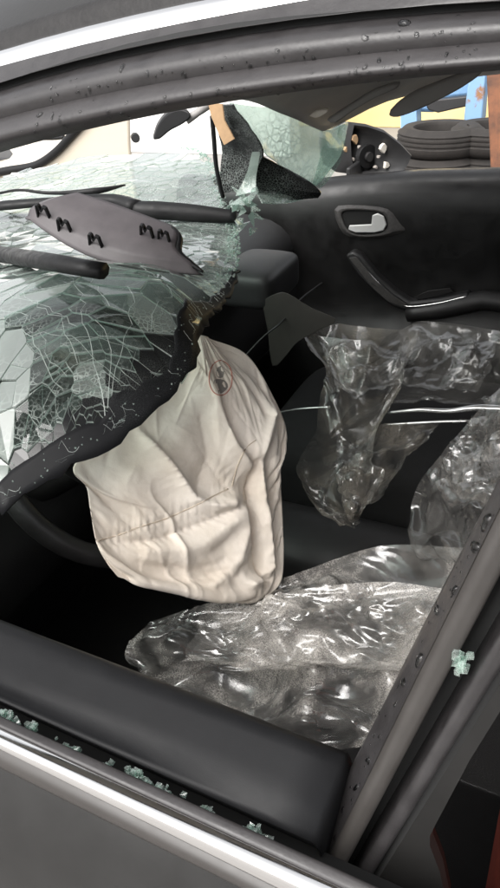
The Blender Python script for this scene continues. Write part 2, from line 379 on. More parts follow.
# ================================================================== setting
def ground():
    m = mat('yard_concrete', (.26, .25, .24), .85, var=.22, vscale=3, bump=.3, bscale=60, detail=8)
    o = mesh_obj('ground', [(-60, -60, 0), (60, -60, 0), (60, 60, 0), (-60, 60, 0)], [(0, 1, 2, 3)], m, smooth=False)
    o['kind'] = 'structure'
ground()

# ================================================================== the wrecked car
car = empty('wrecked_car', (-.2, .72, 0))
tag(car, 'dark wrecked car with caved-in windscreen, seen in through its driver window', 'car')

def polyline_px(pts):
    p = np.array(pts, float); d = 2 if len(p) > 2 else 1
    c = np.polyfit(p[:, 0], p[:, 1], d); return lambda x: np.polyval(c, x)

# ---- upper door frame and roof rail: bands swept along the car
bands = [  # (outline in the picture, y at the rear, how far it stands across the car)
    ('b0', [(0, 31), (85, 4), (170, -19), (330, -46)], .132),
    ('b1', [(0, 49), (85, 25), (170, 4), (330, -24)], .118),
    ('b2', [(0, 66), (85, 44), (170, 25), (250, 10), (330, -4)], .106),
    ('b3', [(0, 82), (125, 50), (250, 24), (375, 9), (500, 2)], .098),
    ('b4', [(0, 90), (125, 58), (250, 33), (375, 17), (500, 10)], .103),
    ('b5', [(0, 118), (125, 91), (250, 68), (375, 51), (500, 43)], .088),
    ('b6', [(0, 152), (125, 122), (250, 98), (375, 81), (500, 71)], .090)]
XS = np.linspace(-.62, .62, 40)
def band_curve(pts, y):
    """the band edge as a curve in the car: z over x at that y, continued smoothly past the frame"""
    q = np.array([P(a, b, y=y) for a, b in pts]); c = np.polyfit(q[:, 0], q[:, 2], 2)
    z = np.polyval(c, XS)
    x1 = -.06; k = 2*c[0]*x1+c[1]; zz = np.where(XS > x1, np.polyval(c, x1)+k*(XS-x1)*np.exp(-(XS-x1)/.2), z)
    return np.stack([XS, np.full_like(XS, y), zz], -1)
BC = {n: band_curve(p, y) for n, p, y in bands}
def band_rows(a, b, bulge, k=7, out=(0, -.7, -.7)):
    A, Bq = BC[a], BC[b]; o = np.array(out)/np.linalg.norm(out); rows = []
    for t in np.linspace(0, 1, k): rows.append(A*(1-t)+Bq*t+o*bulge*math.sin(math.pi*t))
    return rows
frame_top = empty('driver_door', (-.2, 0, .5)); frame_top.parent = car; frame_top.location = np.array((-.2, 0, .5))-ORG[car.name]
door = frame_top
loft('gutter_seal', band_rows('b0', 'b1', .004, out=(0, -.3, 1)), M['gutter'], car)
loft('chrome_window_strip', band_rows('b1', 'b2', .003, 6, out=(0, -.8, .6)), M['chrome'], car)
rail1 = loft('upper_frame_band', band_rows('b2', 'b3', .004), M['frame'], door)
loft('frame_groove', band_rows('b3', 'b4', -.008), M['gap'], door)
rail2 = loft('middle_frame_band', band_rows('b4', 'b5', .007, out=(0, -1, .2)), M['frame'], door)
r = [BC['b5']+np.array([0, .006, .001])]+band_rows('b5', 'b6', .010, 11, out=(0, -1, -.1))
inner = BC['b6']+np.array([0, .03, .004]); inner2 = BC['b6']+np.array([0, .05, .03])
r += [BC['b6']+np.array([0, .012, .001]), inner, inner2]
rail3 = loft('window_run_channel', r, M['seal'], door)

# ---- roof skin, headliner
YS = np.linspace(0, 1, 34)**1.6
roof_rows = []
for t in YS:
    y = .132+t*1.23
    crown = .062*(1-math.exp(-(y-.132)/.07)) - .30*max(0, t-.36)**1.4
    row = BC['b0'].copy(); row[:, 1] = y
    row[:, 2] = row[:, 2]+crown*np.clip((XS+1.0)/.4, .6, 1)
    for i in range(len(row)): row[i, 2] += .006*noise.noise((row[i, 0]*7, y*7, 2.2))*min(1, t*6)
    roof_rows.append(row)
loft('roof', roof_rows, M['paint'], car)
F = [np.array([-.60, .14, 1.29]), np.array([-.50, .45, 1.30]), P(236, 99, y=.78), P(282, 114, y=1.0), P(325, 131, y=1.16)]
Rr = [P(325, 131, y=1.16), P(348, 120, y=1.26), P(383, 103, y=1.30), P(430, 90, y=1.32), P(475, 77, y=1.33), np.array([.1, 1.33, 1.25]), np.array([.62, 1.33, 1.28])]
Nn = [BC['b6'][0]+[0, .05, .02]]; Nn = [BC['b6'][i]+np.array([0, .05, .028]) for i in range(0, 40, 3)]+[BC['b6'][39]+np.array([0, .05, .028])]
Nn[0] = F[0]
G = coons(F, [Nn[-1], np.array([.62, .7, 1.36]), Rr[-1]], Nn, Rr, 26, 34)
for i in range(26):
    for j in range(34):
        e = min(i, 25-i, j, 33-j)/6
        G[i, j, 2] += min(1, e)*(.012*noise.noise(tuple(G[i, j]*9))+.012)
fl = loft('headliner', list(G), M['liner'], car)
sol = fl.modifiers.new('thick', 'SOLIDIFY'); sol.thickness = .006; sol.offset = 1
# torn sun visor hanging by the passenger window
vis = catmull([P(*q, y=1.22) for q in [(388, 116), (391, 109), (405, 98), (428, 87), (474, 71), (481, 74), (462, 88), (436, 102), (412, 113), (396, 118), (388, 116)]], 40)[:-1]
c = vis.mean(0); v1 = plate('sun_visor', vis, (.004, .014, .006), M['visor'], car, bev=.004)
fold = catmull([P(*q, y=1.13) for q in [(326, 120), (345, 108), (371, 92), (395, 84), (398, 88), (372, 100), (352, 112), (334, 124), (326, 120)]], 30)[:-1]
plate('visor_flap', fold, (.002, .012, .004), M['visor'], car, bev=.003)
cl = catmull([P(*q, y=1.09) for q in [(309, 116), (316, 111), (328, 110), (325, 114), (316, 118), (309, 116)]], 16)[:-1]
plate('visor_clip', cl, (0, .006, .002), M['white_plastic'], car, bev=.001)  # pale plate in place of a bright, lit slit in the headliner

# ---- driver's door: padded sill, outer seal, chrome strip, shoulder, skin
def line_at(a, b, ya=None, za=None):
    """a straight edge along the car through two spots of the picture"""
    p = P(*a, y=ya, z=za) if ya is None else P(*a, y=ya); q = P(*b, z=za) if ya is None else P(*b, y=ya)
    d = (q-p)/(q[0]-p[0]); return lambda x: p+d*(x-p[0])
T1 = line_at((0, 625), (342, 757), za=1.0); T2 = line_at((0, 681), (250, 788), za=.990)
T3 = line_at((0, 700), (250, 813), ya=-.047); T4 = line_at((0, 716), (300, 852), ya=-.060)
T5 = line_at((0, 729), (250, 846), ya=-.068); T6 = line_at((0, 749), (250, 874), ya=-.078)
T7 = line_at((0, 768), (200, 868), ya=-.082)
x_end = P(333, 800, y=-.02)[0]
def sweep(name, lines, x0, x1, mat_, parent, n=14, cap=True, dip=None, **k):
    rows = []
    for x in np.linspace(x0, x1, n):
        pts = np.array([l(x) if callable(l) else l for l in lines]); rows.append(catmull(pts, 4*len(pts)-3))
    o = loft(name, rows, mat_, parent, **k); return o
d_in = lambda dx, dy, dz, L: (lambda x: L(x)+np.array([dx, dy, dz]))
rows = []
dxe = P(312, 836, y=-.047)[0]-P(343, 757, z=1.0)[0]; x_end = P(343, 757, z=1.0)[0]
for x in list(np.linspace(-.9, x_end, 26)):
    pts = np.array([d_in(0, .035, -.76, T1)(x), d_in(0, .035, -.40, T1)(x), d_in(0, .033, -.2, T1)(x), d_in(0, .030, -.1, T1)(x), d_in(0, .022, -.045, T1)(x), d_in(0, .012, -.012, T1)(x), T1(x)+[0, .003, -.002], T1(x), *[T1(x)*(1-f_)+T2(x)*f_ for f_ in (.12, .3, .5, .7, .86, .95)], T2(x)+[0, -.0005, -.001], d_in(0, -.0016, -.004, T2)(x), (d_in(0, -.0016, -.004, T2)(x)+T3(x))/2, T3(x), d_in(0, .012, -.03, T3)(x)])
    yt, yb_ = T1(x)[1], T3(x)[1]; q = catmull(pts, 110); q[:, 0] += dxe*np.clip((yt-q[:, 1])/(yt-yb_), 0, 1.1); rows.append(q)
rows.append(rows[-1].mean(0)*.04+rows[-1]*.96+[.003, 0, -.001]); rows.append(rows[-1]*.5+rows[-1].mean(0)*.5)
loft('sill_pad', rows, M['sill'], door, caps=False)
sweep('sill_gap', [d_in(0, .012, -.03, T3), d_in(0, .002, -.02, T4), d_in(0, .001, -.006, T4)], -.9, .02, M['gap'], door)
sweep('outer_waist_seal', [d_in(0, .002, -.008, T4), T4, lambda x: (T4(x)+T5(x))/2+[0, 0, .001], d_in(0, .001, .0, T5), d_in(0, .001, -.006, T5)], -.9, .04, M['seal'], door)
sweep('chrome_waist_strip', [d_in(0, .001, -.002, T5), T5, lambda x: (T5(x)+T6(x))/2+[0, -.002, .0035], T6, d_in(0, .001, -.002, T6)], -.9, .05, M['chrome'], door)
sweep('door_shoulder', [d_in(0, .003, -.001, T6), lambda x: (T6(x)+T7(x))/2+[0, -.001, 0], T7, d_in(0, .003, -.002, T7)], -.9, .06, M['shoulder'], door)
sweep('door_skin', [d_in(0, .003, -.001, T7), d_in(0, -.006, -.012, T7), d_in(0, -.028, -.06, T7), d_in(0, -.05, -.16, T7), d_in(0, -.055, -.3, T7), d_in(0, -.03, -.5, T7), d_in(0, .02, -.68, T7)], -1.0, .02, M['paint'], door, n=24)

# ---- rear edge of the door frame and the rear door behind it
def edge(a, ya, b, yb):
    p, q = P(*a, y=ya), P(*b, y=yb); d = (q-p)/(q[2]-p[2]); return lambda z: p+d*(z-p[2])
S0 = edge((308, 850), -.012, (500, 476), .050); S1 = edge((326, 862), -.034, (500, 508), .030)
S2 = edge((339, 879), -.036, (500, 576), .024); S3 = edge((347, 889), -.034, (500, 632), .012)
S4 = edge((363, 889), -.036, (500, 668), .008)
def upright(name, edges, z0, z1, mat_, parent, n=14, sub=4, bow=.010, **k):
    rows = []
    for z in np.linspace(z0, z1, n):
        t = (z-z0)/(z1-z0); pts = np.array([e(z) for e in edges]); rows.append(catmull(pts, sub*(len(pts)-1)+1)+[0, -bow*math.sin(math.pi*t), 0])
    return loft(name, rows, mat_, parent, **k)
off = lambda E_, dx, dy, dz=0: (lambda z: E_(z)+np.array([dx, dy, dz]))
pil1 = upright('rear_frame_face', [off(S0, .045, .05), off(S0, .010, .012), S0, lambda z: S0(z)*.5+S1(z)*.5+[0, -.001, 0], S1], .90, 1.345, M['frame'], door, bow=0)
upright('rear_frame_bead', [off(S1, 0, .001), lambda z: S1(z)*.75+S2(z)*.25+[0, -.004, 0], lambda z: S1(z)*.4+S2(z)*.6+[0, -.004, 0], S2, off(S2, -.001, .03)], .88, 1.36, M['shoulder'], door, bow=0)
upright('frame_gap', [off(S2, -.001, .030), off(S2, .004, .032), off(S3, -.004, .032), off(S3, .001, .030)], .85, 1.36, M['gap'], car, bow=0)
rdoor = empty('rear_door', (.2, -.05, .5)); rdoor.parent = car; rdoor.location = np.array((.2, -.05, .5))-ORG[car.name]
upright('rear_door_edge', [off(S3, .001, .03), S3, lambda z: S3(z)*.5+S4(z)*.5+[0, -.002, 0], S4, off(S4, .002, .006)], .85, 1.36, M['frame'], rdoor, bow=0)
# panel beside it, with the window opening
SP = edge((372, 889), -.034, (500, 684), .010)
gpl = (SP(.95), np.cross(SP(1.2)-SP(.95), [1, 0.02, 0]))
G0 = lambda q: P(*q, plane=gpl)
gl_out = [G0(q) for q in [(447, 905), (440, 872), (430, 846), (430, 836), (436, 824), (470, 760), (500, 712), (560, 640), (640, 700), (640, 905)]]
gl_out = np.array(gl_out); cen = gl_out.mean(0)
outer = [G0(q) for q in [(372, 905), (372, 889), (385, 868), (400, 844), (414, 822), (450, 764), (486, 706), (560, 588), (760, 640), (760, 905)]]
V = np.vstack([outer, gl_out, gl_out+np.array([.0, .012, 0])]); n = 10
Fc = [(i, i+1, n+i+1, n+i) for i in range(n-1)]+[(n+i, n+i+1, 2*n+i+1, 2*n+i) for i in range(n-1)]
mesh_obj('rear_door_frame', V, Fc, M['frame_dark'], rdoor, sharp=40)
loft('rear_door_step', [[off(S4, .002, .006)(z) for z in np.linspace(.86, 1.3, 10)], [SP(z)+[-.002, .002, 0] for z in np.linspace(.86, 1.3, 10)], [SP(z) for z in np.linspace(.86, 1.3, 10)]], M['gap'], rdoor)
mesh_obj('rear_window', gl_out+np.array([0, .008, 0]), [tuple(range(10))], M['side_glass'], rdoor, smooth=False)
rsk = []
for x in np.linspace(-.02, 1.0, 12):
    b0_ = T7(x)*1.0; b0_[2] = min(b0_[2], T7(-.1)[2])-.015; rsk.append([b0_+[0, .0, 0], b0_+[0, -.028, -.06], b0_+[0, -.05, -.2], b0_+[0, -.03, -.5], b0_+[0, .02, -.66]])
loft('rear_door_skin', rsk, M['paint'], rdoor)
# floor, bulkheads and the closed rear of the cabin
box('floor_pan', (-1.5, -.03, .20), (1.6, 1.47, .27), M['trim_black'], car)
box('rear_bulkhead', (1.05, .0, .25), (1.12, 1.46, 1.25), M['trim_black'], car, .01)
box('firewall', (-1.42, .0, .25), (-1.36, 1.46, .86), M['trim_black'], car, .01)
for xw in (-1.75, 1.05):
    for yw in (-.02, 1.27):
        pts = [(xw+.31*math.cos(a), yw, .31+.31*math.sin(a)) for a in np.linspace(0, 2*math.pi, 28, endpoint=False)]
        wh = plate('wheel', pts, (0, .19, 0), M['wiper'], car, bev=.02)
        pr = [(xw+.19*math.cos(a), yw-.004, .31+.19*math.sin(a)) for a in np.linspace(0, 2*math.pi, 20, endpoint=False)]
        plate('hub_cap', pr, (0, .198, 0), M['handle'], wh, bev=.004)
loft('rear_roof', [[(x, y, 1.30+.07*math.sin(math.pi*min(1, y/1.2))-.35*(max(0, x-.62)/.8)**2) for y in np.linspace(.12, 1.36, 8)] for x in np.linspace(.60, 1.5, 8)], M['paint'], car)
loft('tailgate', [[(1.5+.15*t, y, .87-.55*t+.30*(1-t)*0+.02) for y in np.linspace(-.06, 1.5, 6)] for t in np.linspace(0, 1, 5)]+[], M['paint'], car)
loft('rear_shelf', [[(x, y, .92) for y in np.linspace(-.05, 1.48, 5)] for x in np.linspace(1.05, 1.5, 3)], M['trim_black'], car)
# bonnet, lying low beyond the windscreen base, buckled
bon = []
for x in np.linspace(-1.36, -2.2, 18):
    row = []
    for y in np.linspace(-.02, 1.46, 16):
        row.append((x, y, .86+.10*(x+1.36)+.02*noise.noise((x*5, y*5, 4))-.06*(abs(y-.72)/.72)**3))
    bon.append(row)
loft('bonnet', bon, M['paint'], car)
for yy in (-.05, 1.47):
    loft('front_wing', [[(x, yy, .80+.1*(x+1.36)), (x, yy+(-.04 if yy < 0 else .04), .6), (x, yy, .30)] for x in np.linspace(-.98, -2.2, 10)], M['paint'], car)
loft('front_bumper', [[(-2.2-.12*math.sin(math.pi*t), y, .25+.5*t) for y in np.linspace(-.05, 1.47, 8)] for t in np.linspace(0, 1, 7)], M['paint'], car)

# ---- passenger door: inner panel with handle, pull and pocket
pd = empty('passenger_door', (-.3, 1.5, .5)); pd.parent = car; pd.location = np.array((-.3, 1.5, .5))-ORG[car.name]
belt = polyline_px([(300, 186), (345, 179), (420, 176), (500, 173)])
def belt_z(x):
    # height of the door's upper edge at y = 1.48
    xs = [P(px, belt(px), y=1.48) for px in (300, 345, 420, 500)]; return np.interp(x, [p[0] for p in xs], [p[2] for p in xs])
rows = []
for x in np.linspace(-1.05, 1.0, 60):
    z = belt_z(x)
    prof = [(1.57, z-.10), (1.565, z-.02), (1.545, z-.001), (1.52, z+.002), (1.485, z-.006), (1.47, z-.03), (1.462, z-.08), (1.468, z-.16), (1.480, z-.24), (1.478, z-.34), (1.44, z-.42), (1.43, z-.55), (1.45, z-.72)]
    q = catmull([(x, a, b) for a, b in prof], 40); rows.append(q)
panel = loft('door_panel', rows, M['door_black'], pd)
loft('outer_skin', [[(x, 1.572, belt_z(x)-.03), (x, 1.60, belt_z(x)-.2), (x, 1.60, .5), (x, 1.55, .3)] for x in np.linspace(-1.05, 1.0, 20)], M['paint'], pd)
tp = bvh(panel)
def on_panel(q, lift=.0):
    h, nn = hit(tp, *q)
    if h is None: h = P(*q, y=1.465); nn = np.array([0, -1.0, 0])
    return h+np.array([0, -1, 0])*lift
bez_o = [(331, 206), (344, 204), (385, 206), (393, 211), (402, 227), (409, 229), (395, 236), (370, 239), (347, 238), (340, 230)]
bez_i = [(342, 211), (350, 209), (381, 210), (386, 214), (389, 224), (384, 232), (372, 234), (352, 234), (346, 226), (343, 216)]
n = len(bez_o)
V = np.vstack([[on_panel(q, .002) for q in bez_o], [on_panel(q, .012) for q in [(a*.5+c_*.5, b*.5+d*.5) for (a, b), (c_, d) in zip(bez_o, bez_i)]], [on_panel(q, .009) for q in bez_i], [on_panel(q, -.0)+[0, .0, 0] for q in bez_i]])
Fc = [(k*n+i, k*n+(i+1) % n, (k+1)*n+(i+1) % n, (k+1)*n+i) for k in range(3) for i in range(n)]
hb = fixn(mesh_obj('handle_bezel', V, Fc, M['bezel'], pd, sharp=60)); subsurf(hb, 1)
cup = np.array([on_panel(q, .003) for q in bez_i]); mesh_obj('handle_cup', cup, [tuple(range(n))], M['gap'], hb)
hl = [(350, 228), (351, 224), (373, 223), (374, 214), (379, 212), (385, 215), (388, 223), (385, 229), (376, 231), (357, 231)]
plate('pull_lever', [on_panel(q, .014) for q in hl], (0, .006, 0), M['lever'], pd, bev=.0015)
pu = [(349, 252), (356, 248), (364, 252), (380, 272), (398, 288), (413, 298), (440, 295), (470, 289), (472, 295), (440, 303), (412, 308), (394, 302), (376, 287), (360, 270)]
pg = plate('pull_grip', [on_panel(q, .030) for q in pu], (0, .034, 0), M['trim_dust'], pd, bev=.006)
pr_ = [(353, 254), (360, 253), (378, 275), (396, 291), (410, 300), (406, 302), (391, 297), (374, 281)]
plate('grip_recess', [on_panel(q, .0325) for q in pr_], (0, .004, 0), M['bezel'], pg, bev=.001)
tube('pull_edge', [on_panel(q, .030) for q in [(362, 258), (380, 277), (396, 293), (410, 302), (440, 299), (469, 292)]], .0022, M['handle'], pd, seg=6, n=40)
arm = [on_panel(q, .03) for q in [(410, 303), (440, 299), (471, 292), (500, 290)]]
tube('armrest', [a+np.array([0, .01, -.022]) for a in arm]+[np.array([.1, 1.44, .70])], [.02, .024, .024, .024, .02], M['trim_black'], pd, seg=10)
plate('door_pocket_lip', [on_panel(q, .02) for q in [(416, 294), (430, 288), (452, 285), (455, 289), (436, 294), (420, 297)]], (0, .006, -.002), M['trim_black'], pd, bev=.001)

# ---- passenger side mirror with its glass gone
mir = empty('side_mirror', (-.55, 1.64, 1.0)); mir.parent = car; mir.location = np.array((-.55, 1.64, 1.0))-ORG[car.name]
mo = [(350, 122), (366, 124), (384, 130), (400, 142), (412, 155), (407, 167), (398, 177), (375, 177), (352, 174), (347, 160), (346, 140)]
mi = [(354, 127), (366, 129), (382, 135), (396, 146), (406, 156), (402, 165), (395, 172), (375, 172), (356, 170), (352, 158), (351, 142)]
k = len(mo); ym = 1.66
A = np.array([P(*q, y=ym) for q in mo]); Bi = np.array([P(*q, y=ym-.001) for q in mi])
back = lambda S, dx, dy, sc_: (S.mean(0)+(S-S.mean(0))*sc_)+np.array([dx, dy, 0])
rings = [back(A, -.13, .05, .35), back(A, -.11, .04, .75), back(A, -.05, .02, 1.02), A+np.array([-.002, .002, 0]), A*.5+Bi*.5+np.array([.008, -.006, 0]), Bi, back(Bi, -.05, .02, .97), back(Bi, -.052, .021, .3)]
ms = loft('mirror_shell', rings, M['trim_dust'], mir, closed=True, caps=True, sharp=50)
mb = P(376, 154, y=ym)+np.array([-.02, .008, 0])
def disc(name, c, r, d, m_, par, seg=18, nrm=(.8, -.6, 0)):
    nn = np.array(nrm)/np.linalg.norm(nrm); a = np.cross(nn, [0, 0, 1]); b = np.cross(a, nn)
    jt = (lambda: rng.uniform(.6, 1.3)) if seg < 10 else (lambda: 1.0)
    return plate(name, [c+nn*d+r*jt()*(math.cos(t)*a+math.sin(t)*b) for t in np.linspace(0, 2*math.pi, seg, endpoint=False)], -nn*(d+.004), m_, par, bev=.001)
mt = disc('mirror_motor', P(372, 157, y=ym)+np.array([-.02, .01, 0]), .030, .012, M['wiper'], mir)
disc('motor_cap', P(372, 157, y=ym)+np.array([-.012, .004, 0]), .012, .010, M['trim_dust'], mt)
for q, r_ in [((359, 140), .013), ((351, 150), .010), ((387, 149), .012), ((391, 165), .011), ((374, 161), .003), ((383, 157), .005), ((364, 148), .006), ((380, 168), .006), ((357, 160), .005)]:
    disc('mirror_socket', P(*q, y=ym)+np.array([-.014, .006, 0]), r_*.85, .006, M['white_plastic'] if q[0] in (387, 374, 391) else M['tan'] if q[0] in (359, 351) else M['socket'], mir, seg=7)
disc('mirror_socket', P(365, 171, y=ym)+np.array([-.014, .006, 0]), .008, .01, M['trim_dust'], mir, seg=12)
box('mirror_foot', np.minimum(P(346, 168, y=1.56), P(362, 182, y=1.66)), np.maximum(P(346, 168, y=1.56), P(362, 182, y=1.66)), M['trim_dust'], mir, .004)

# ---- dashboard, binnacle, column
rows = []
for y in np.linspace(.03, 1.43, 40):
    hump = .075*math.exp(-((y-.40)/.17)**4)
    prof = [(-1.36, .90), (-1.1, .915), (-.92, .91), (-.80, .90+hump*.8), (-.74, .885+hump), (-.70, .845+hump*.6), (-.70, .78), (-.69, .70), (-.72, .60), (-.84, .45), (-.9, .30), (-.92, .22)]
    rows.append(catmull([(x, y, z) for x, z in prof], 44))
loft('dashboard', rows, M['trim_dust'], car)
pc_ = P(262, 274, z=.885)
cushion_later = [('dash_vent_pod', pc_-[.07, .10, .045], pc_+[.06, .085, .03])]
flap = catmull([P(*q, y=.98) for q in [(262, 301), (275, 294), (287, 293), (312, 308), (337, 320), (319, 330), (298, 342), (286, 356), (274, 367), (270, 350), (268, 330), (262, 301)]], 40)[:-1]
plate('torn_console_cover', flap, (-.004, .006, -.003), mat('dark_warm_grey_plastic', (.035, .032, .028), .6, var=.4, vscale=20), car, bev=.001)
tube('loose_wire', [P(240, 362, y=.9), P(262, 338, y=.95), P(283, 321, y=.97), P(300, 300, y=1.1), P(322, 283, y=1.3)], .002, M['trim_dust'], car, seg=6)
# steering wheel
WC = np.array([-.545, .40, .905]); WN = np.array([.83, -.12, .54]); WN /= np.linalg.norm(WN)
wa = np.cross([0, 0, 1], WN); wa /= np.linalg.norm(wa); wb = np.cross(WN, wa)
sw = empty('steering_wheel', WC); sw.parent = car; sw.location = WC-ORG[car.name]
ring_rows = []
for t in np.linspace(0, 2*math.pi, 48, endpoint=False):
    d = wa*math.cos(t)+wb*math.sin(t)
    ring_rows.append([WC+d*(.170+.014*math.cos(s))+WN*.016*math.sin(s) for s in np.linspace(0, 2*math.pi, 12, endpoint=False)])
V = np.vstack(ring_rows); Fc = [(i*12+j, ((i+1) % 48)*12+j, ((i+1) % 48)*12+(j+1) % 12, i*12+(j+1) % 12) for i in range(48) for j in range(12)]
fixn(mesh_obj('wheel_rim', V, Fc, M['door_black'], sw))
fixn(plate('wheel_hub', [WC+.065*(math.cos(t)*wa*1.1+math.sin(t)*wb) for t in np.linspace(0, 2*math.pi, 20, endpoint=False)], -WN*.05, M['trim_black'], sw, bev=.01))
for t in (0.1, math.pi-.1, -math.pi/2):
    d = wa*math.cos(t)+wb*math.sin(t); tube('wheel_spoke', [WC+d*.05-WN*.02, WC+d*.11-WN*.012, WC+d*.168], [.02, .014, .012], M['trim_black'], sw)
tube('steering_column', [WC-WN*.03, WC-WN*.25], [.045, .06], M['trim_black'], car, seg=12)

# ---- seats and console
def cushion(name, lo, hi, mat_, parent, crown=.03, n=14):
    lo, hi = np.array(lo, float), np.array(hi, float); s = hi-lo
    bm = bmesh.new(); bmesh.ops.create_cube(bm, size=1); bmesh.ops.subdivide_edges(bm, edges=bm.edges, cuts=n, use_grid_fill=True)
    V = np.array([v.co[:] for v in bm.verts]); fs = [[v.index for v in f.verts] for f in bm.faces]; bm.free()
    u = V*2; q = np.sign(u)*np.abs(u); l6 = (np.abs(u)**6).sum(1)**(1/6); u = u/l6[:, None]*np.abs(u).max(1)[:, None]
    W = lo+s*(u*.5+.5); W[:, 2] += crown*(1-u[:, 0]**2)*(1-u[:, 1]**2)*(u[:, 2] > 0)
    return mesh_obj(name, W, fs, mat_, parent)
for nm_, lo_, hi_ in cushion_later: cushion(nm_, lo_, hi_, M['trim_dust'], car, crown=.008)
ds = empty('driver_seat', (-.2, .36, .3)); ds.parent = car; ds.location = np.array((-.2, .36, .3))-ORG[car.name]
cushion('seat_cushion', (-.50, .11, .32), (.08, .60, .475), M['fabric'], ds)
cushion('backrest', (.03, .14, .50), (.20, .62, 1.14), M['fabric'], ds)
ps = empty('passenger_seat', (-.3, 1.12, .3)); ps.parent = car; ps.location = np.array((-.3, 1.12, .3))-ORG[car.name]
cushion('seat_cushion', (-.62, .92, .36), (.02, 1.40, .56), M['fabric'], ps)
cushion('backrest', (-.10, .92, .55), (.10, 1.40, 1.04), M['fabric'], ps)
cushion('centre_console', (-.75, .66, .28), (.1, .84, .50), M['trim_black'], car)
tube('console_trim_rod', [P(276, 413, y=.95), P(300, 409, y=.95), P(330, 407, y=.95)], .0025, M['handle'], car, seg=6)
tube('console_trim_rod', [P(388, 413, y=.90), P(420, 410, y=.90), P(450, 411, y=.90), P(478, 408, y=.90), P(520, 410, y=.9)], [.003, .004, .005, .007, .006], M['handle'], car, seg=8)
tube('console_trim_rod', [P(385, 425, y=.88), P(436, 422, y=.88), P(470, 421, y=.88)], .003, M['handle'], car, seg=6)

# ================================================================== caved-in windscreen
edge_pts = [(0, 515, .95), (60, 478, .965), (130, 432, .99), (186, 380, 1.015), (203, 335, 1.02), (230, 292, 1.005), (240, 262, 1.0), (238, 232, 1.0), (230, 212, 1.01),
            (224, 190, 1.03), (216, 165, 1.055), (190, 150, 1.06), (130, 150, 1.055), (60, 163, 1.04), (0, 176, 1.025)]
E3 = [P(a, b, z=z_) for a, b, z_ in edge_pts]
WX = [tuple(p) for p in E3]+[(-1.34, .75, 1.0), (-1.27, .40, .99), (-1.12, .10, .97), (-.80, .065, .95), (-.60, .085, .93)]
inner_pts = [tuple(P(a, b, z=z_)) for a, b, z_ in [(0, 310, 1.09), (60, 295, 1.095), (120, 290, 1.095), (185, 300, 1.07), (0, 400, 1.03), (60, 390, 1.04), (120, 370, 1.045), (160, 350, 1.045), (20, 265, 1.05), (100, 262, 1.045), (190, 262, 1.02), (100, 215, 1.03)]]+[(-.80, .25, 1.03), (-1.0, .4, 1.02)]
CT = np.array(WX+inner_pts); POLY = catmull(np.vstack([np.array(WX)[:, :2], np.array(WX)[:1, :2]]), 900)[:-1]
POLY_C = POLY[::6]
def tps(r): return r*r*np.log(r+1e-9)
_K = tps(np.linalg.norm(CT[:, None, :2]-CT[None, :, :2], axis=-1))+np.eye(len(CT))*.001
_Q = np.c_[np.ones(len(CT)), CT[:, :2]]
RB = np.linalg.solve(np.block([[_K, _Q], [_Q.T, np.zeros((3, 3))]]), np.r_[CT[:, 2], 0, 0, 0])
def ws_z(x, y):
    z = RB[:-3]@tps(np.hypot(CT[:, 0]-x, CT[:, 1]-y))+RB[-3]+RB[-2]*x+RB[-1]*y
    z += .010*noise.noise((x*5, y*5, 1.3))+.0045*noise.noise((x*14, y*14, 5.1))
    c = noise.voronoi((x*5.5, y*5.5, .7))[0]; z += .009*(c[1]-c[0])
    return z
def inside(x, y, poly=POLY_C):
    n = len(poly); r = False; j = n-1
    for i in range(n):
        xi, yi = poly[i]; xj, yj = poly[j]
        if (yi > y) != (yj > y) and x < (xj-xi)*(y-yi)/(yj-yi)+xi: r = not r
        j = i
    return r
ws = empty('windscreen', (-.8, .6, 1.0)); ws.parent = car; ws.location = np.array((-.8, .6, 1.0))-ORG[car.name]
# interlayer: the plastic sheet that holds the pieces together
nx, ny = 90, 90; gx = np.linspace(-1.4, -.3, nx); gy = np.linspace(.05, 1.3, ny); idx = {}; V = []; Fc = []
for i, x in enumerate(gx):
    for j, y in enumerate(gy):
        if inside(x, y): idx[i, j] = len(V); V.append((x, y, ws_z(x, y)-.004))
for i in range(nx-1):
    for j in range(ny-1):
        q = [(i, j), (i+1, j), (i+1, j+1), (i, j+1)]
        if all(k_ in idx for k_ in q): Fc.append([idx[k_] for k_ in q])
mesh_obj('laminate_sheet', V, Fc, M['film_glass'], ws)

def voronoi(sites, lo, hi):
    S_ = np.asarray(sites); out = []
    for i in range(len(S_)):
        c = S_[i]; d = np.linalg.norm(S_-c, axis=1); nb = np.argsort(d)[1:22]
        poly = [np.array([lo[0], lo[1]]), np.array([hi[0], lo[1]]), np.array([hi[0], hi[1]]), np.array([lo[0], hi[1]])]
        for k_ in nb:
            mpt = (c+S_[k_])/2; nn = S_[k_]-c; res = []
            for a, b in zip(poly, poly[1:]+poly[:1]):
                da, db = (a-mpt)@nn, (b-mpt)@nn
                if da <= 0: res.append(a)
                if da*db < 0: res.append(a+(b-a)*da/(da-db))
            poly = res
            if len(poly) < 3: break
        out.append(poly)
    return out
EDGE = np.array([p[:2] for p in E3])
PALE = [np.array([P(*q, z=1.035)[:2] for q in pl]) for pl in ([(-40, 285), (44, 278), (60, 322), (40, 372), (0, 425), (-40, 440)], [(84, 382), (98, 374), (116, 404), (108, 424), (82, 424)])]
IMP = P(104, 425, z=1.01)[:2]                          # where the cracks fan out from
cells = []
st = [(rng.uniform(0, 2*math.pi), rng.uniform(math.log(.02), math.log(.55))) for _ in range(400)]
st = [(a*.6, b) for a, b in st]                        # long radial splinters
wrap = [(a+k_*2*math.pi*.6, b) for k_ in (-1, 0, 1) for a, b in st if -.5 < a+k_*2*math.pi*.6 < 2*math.pi*.6+.5]
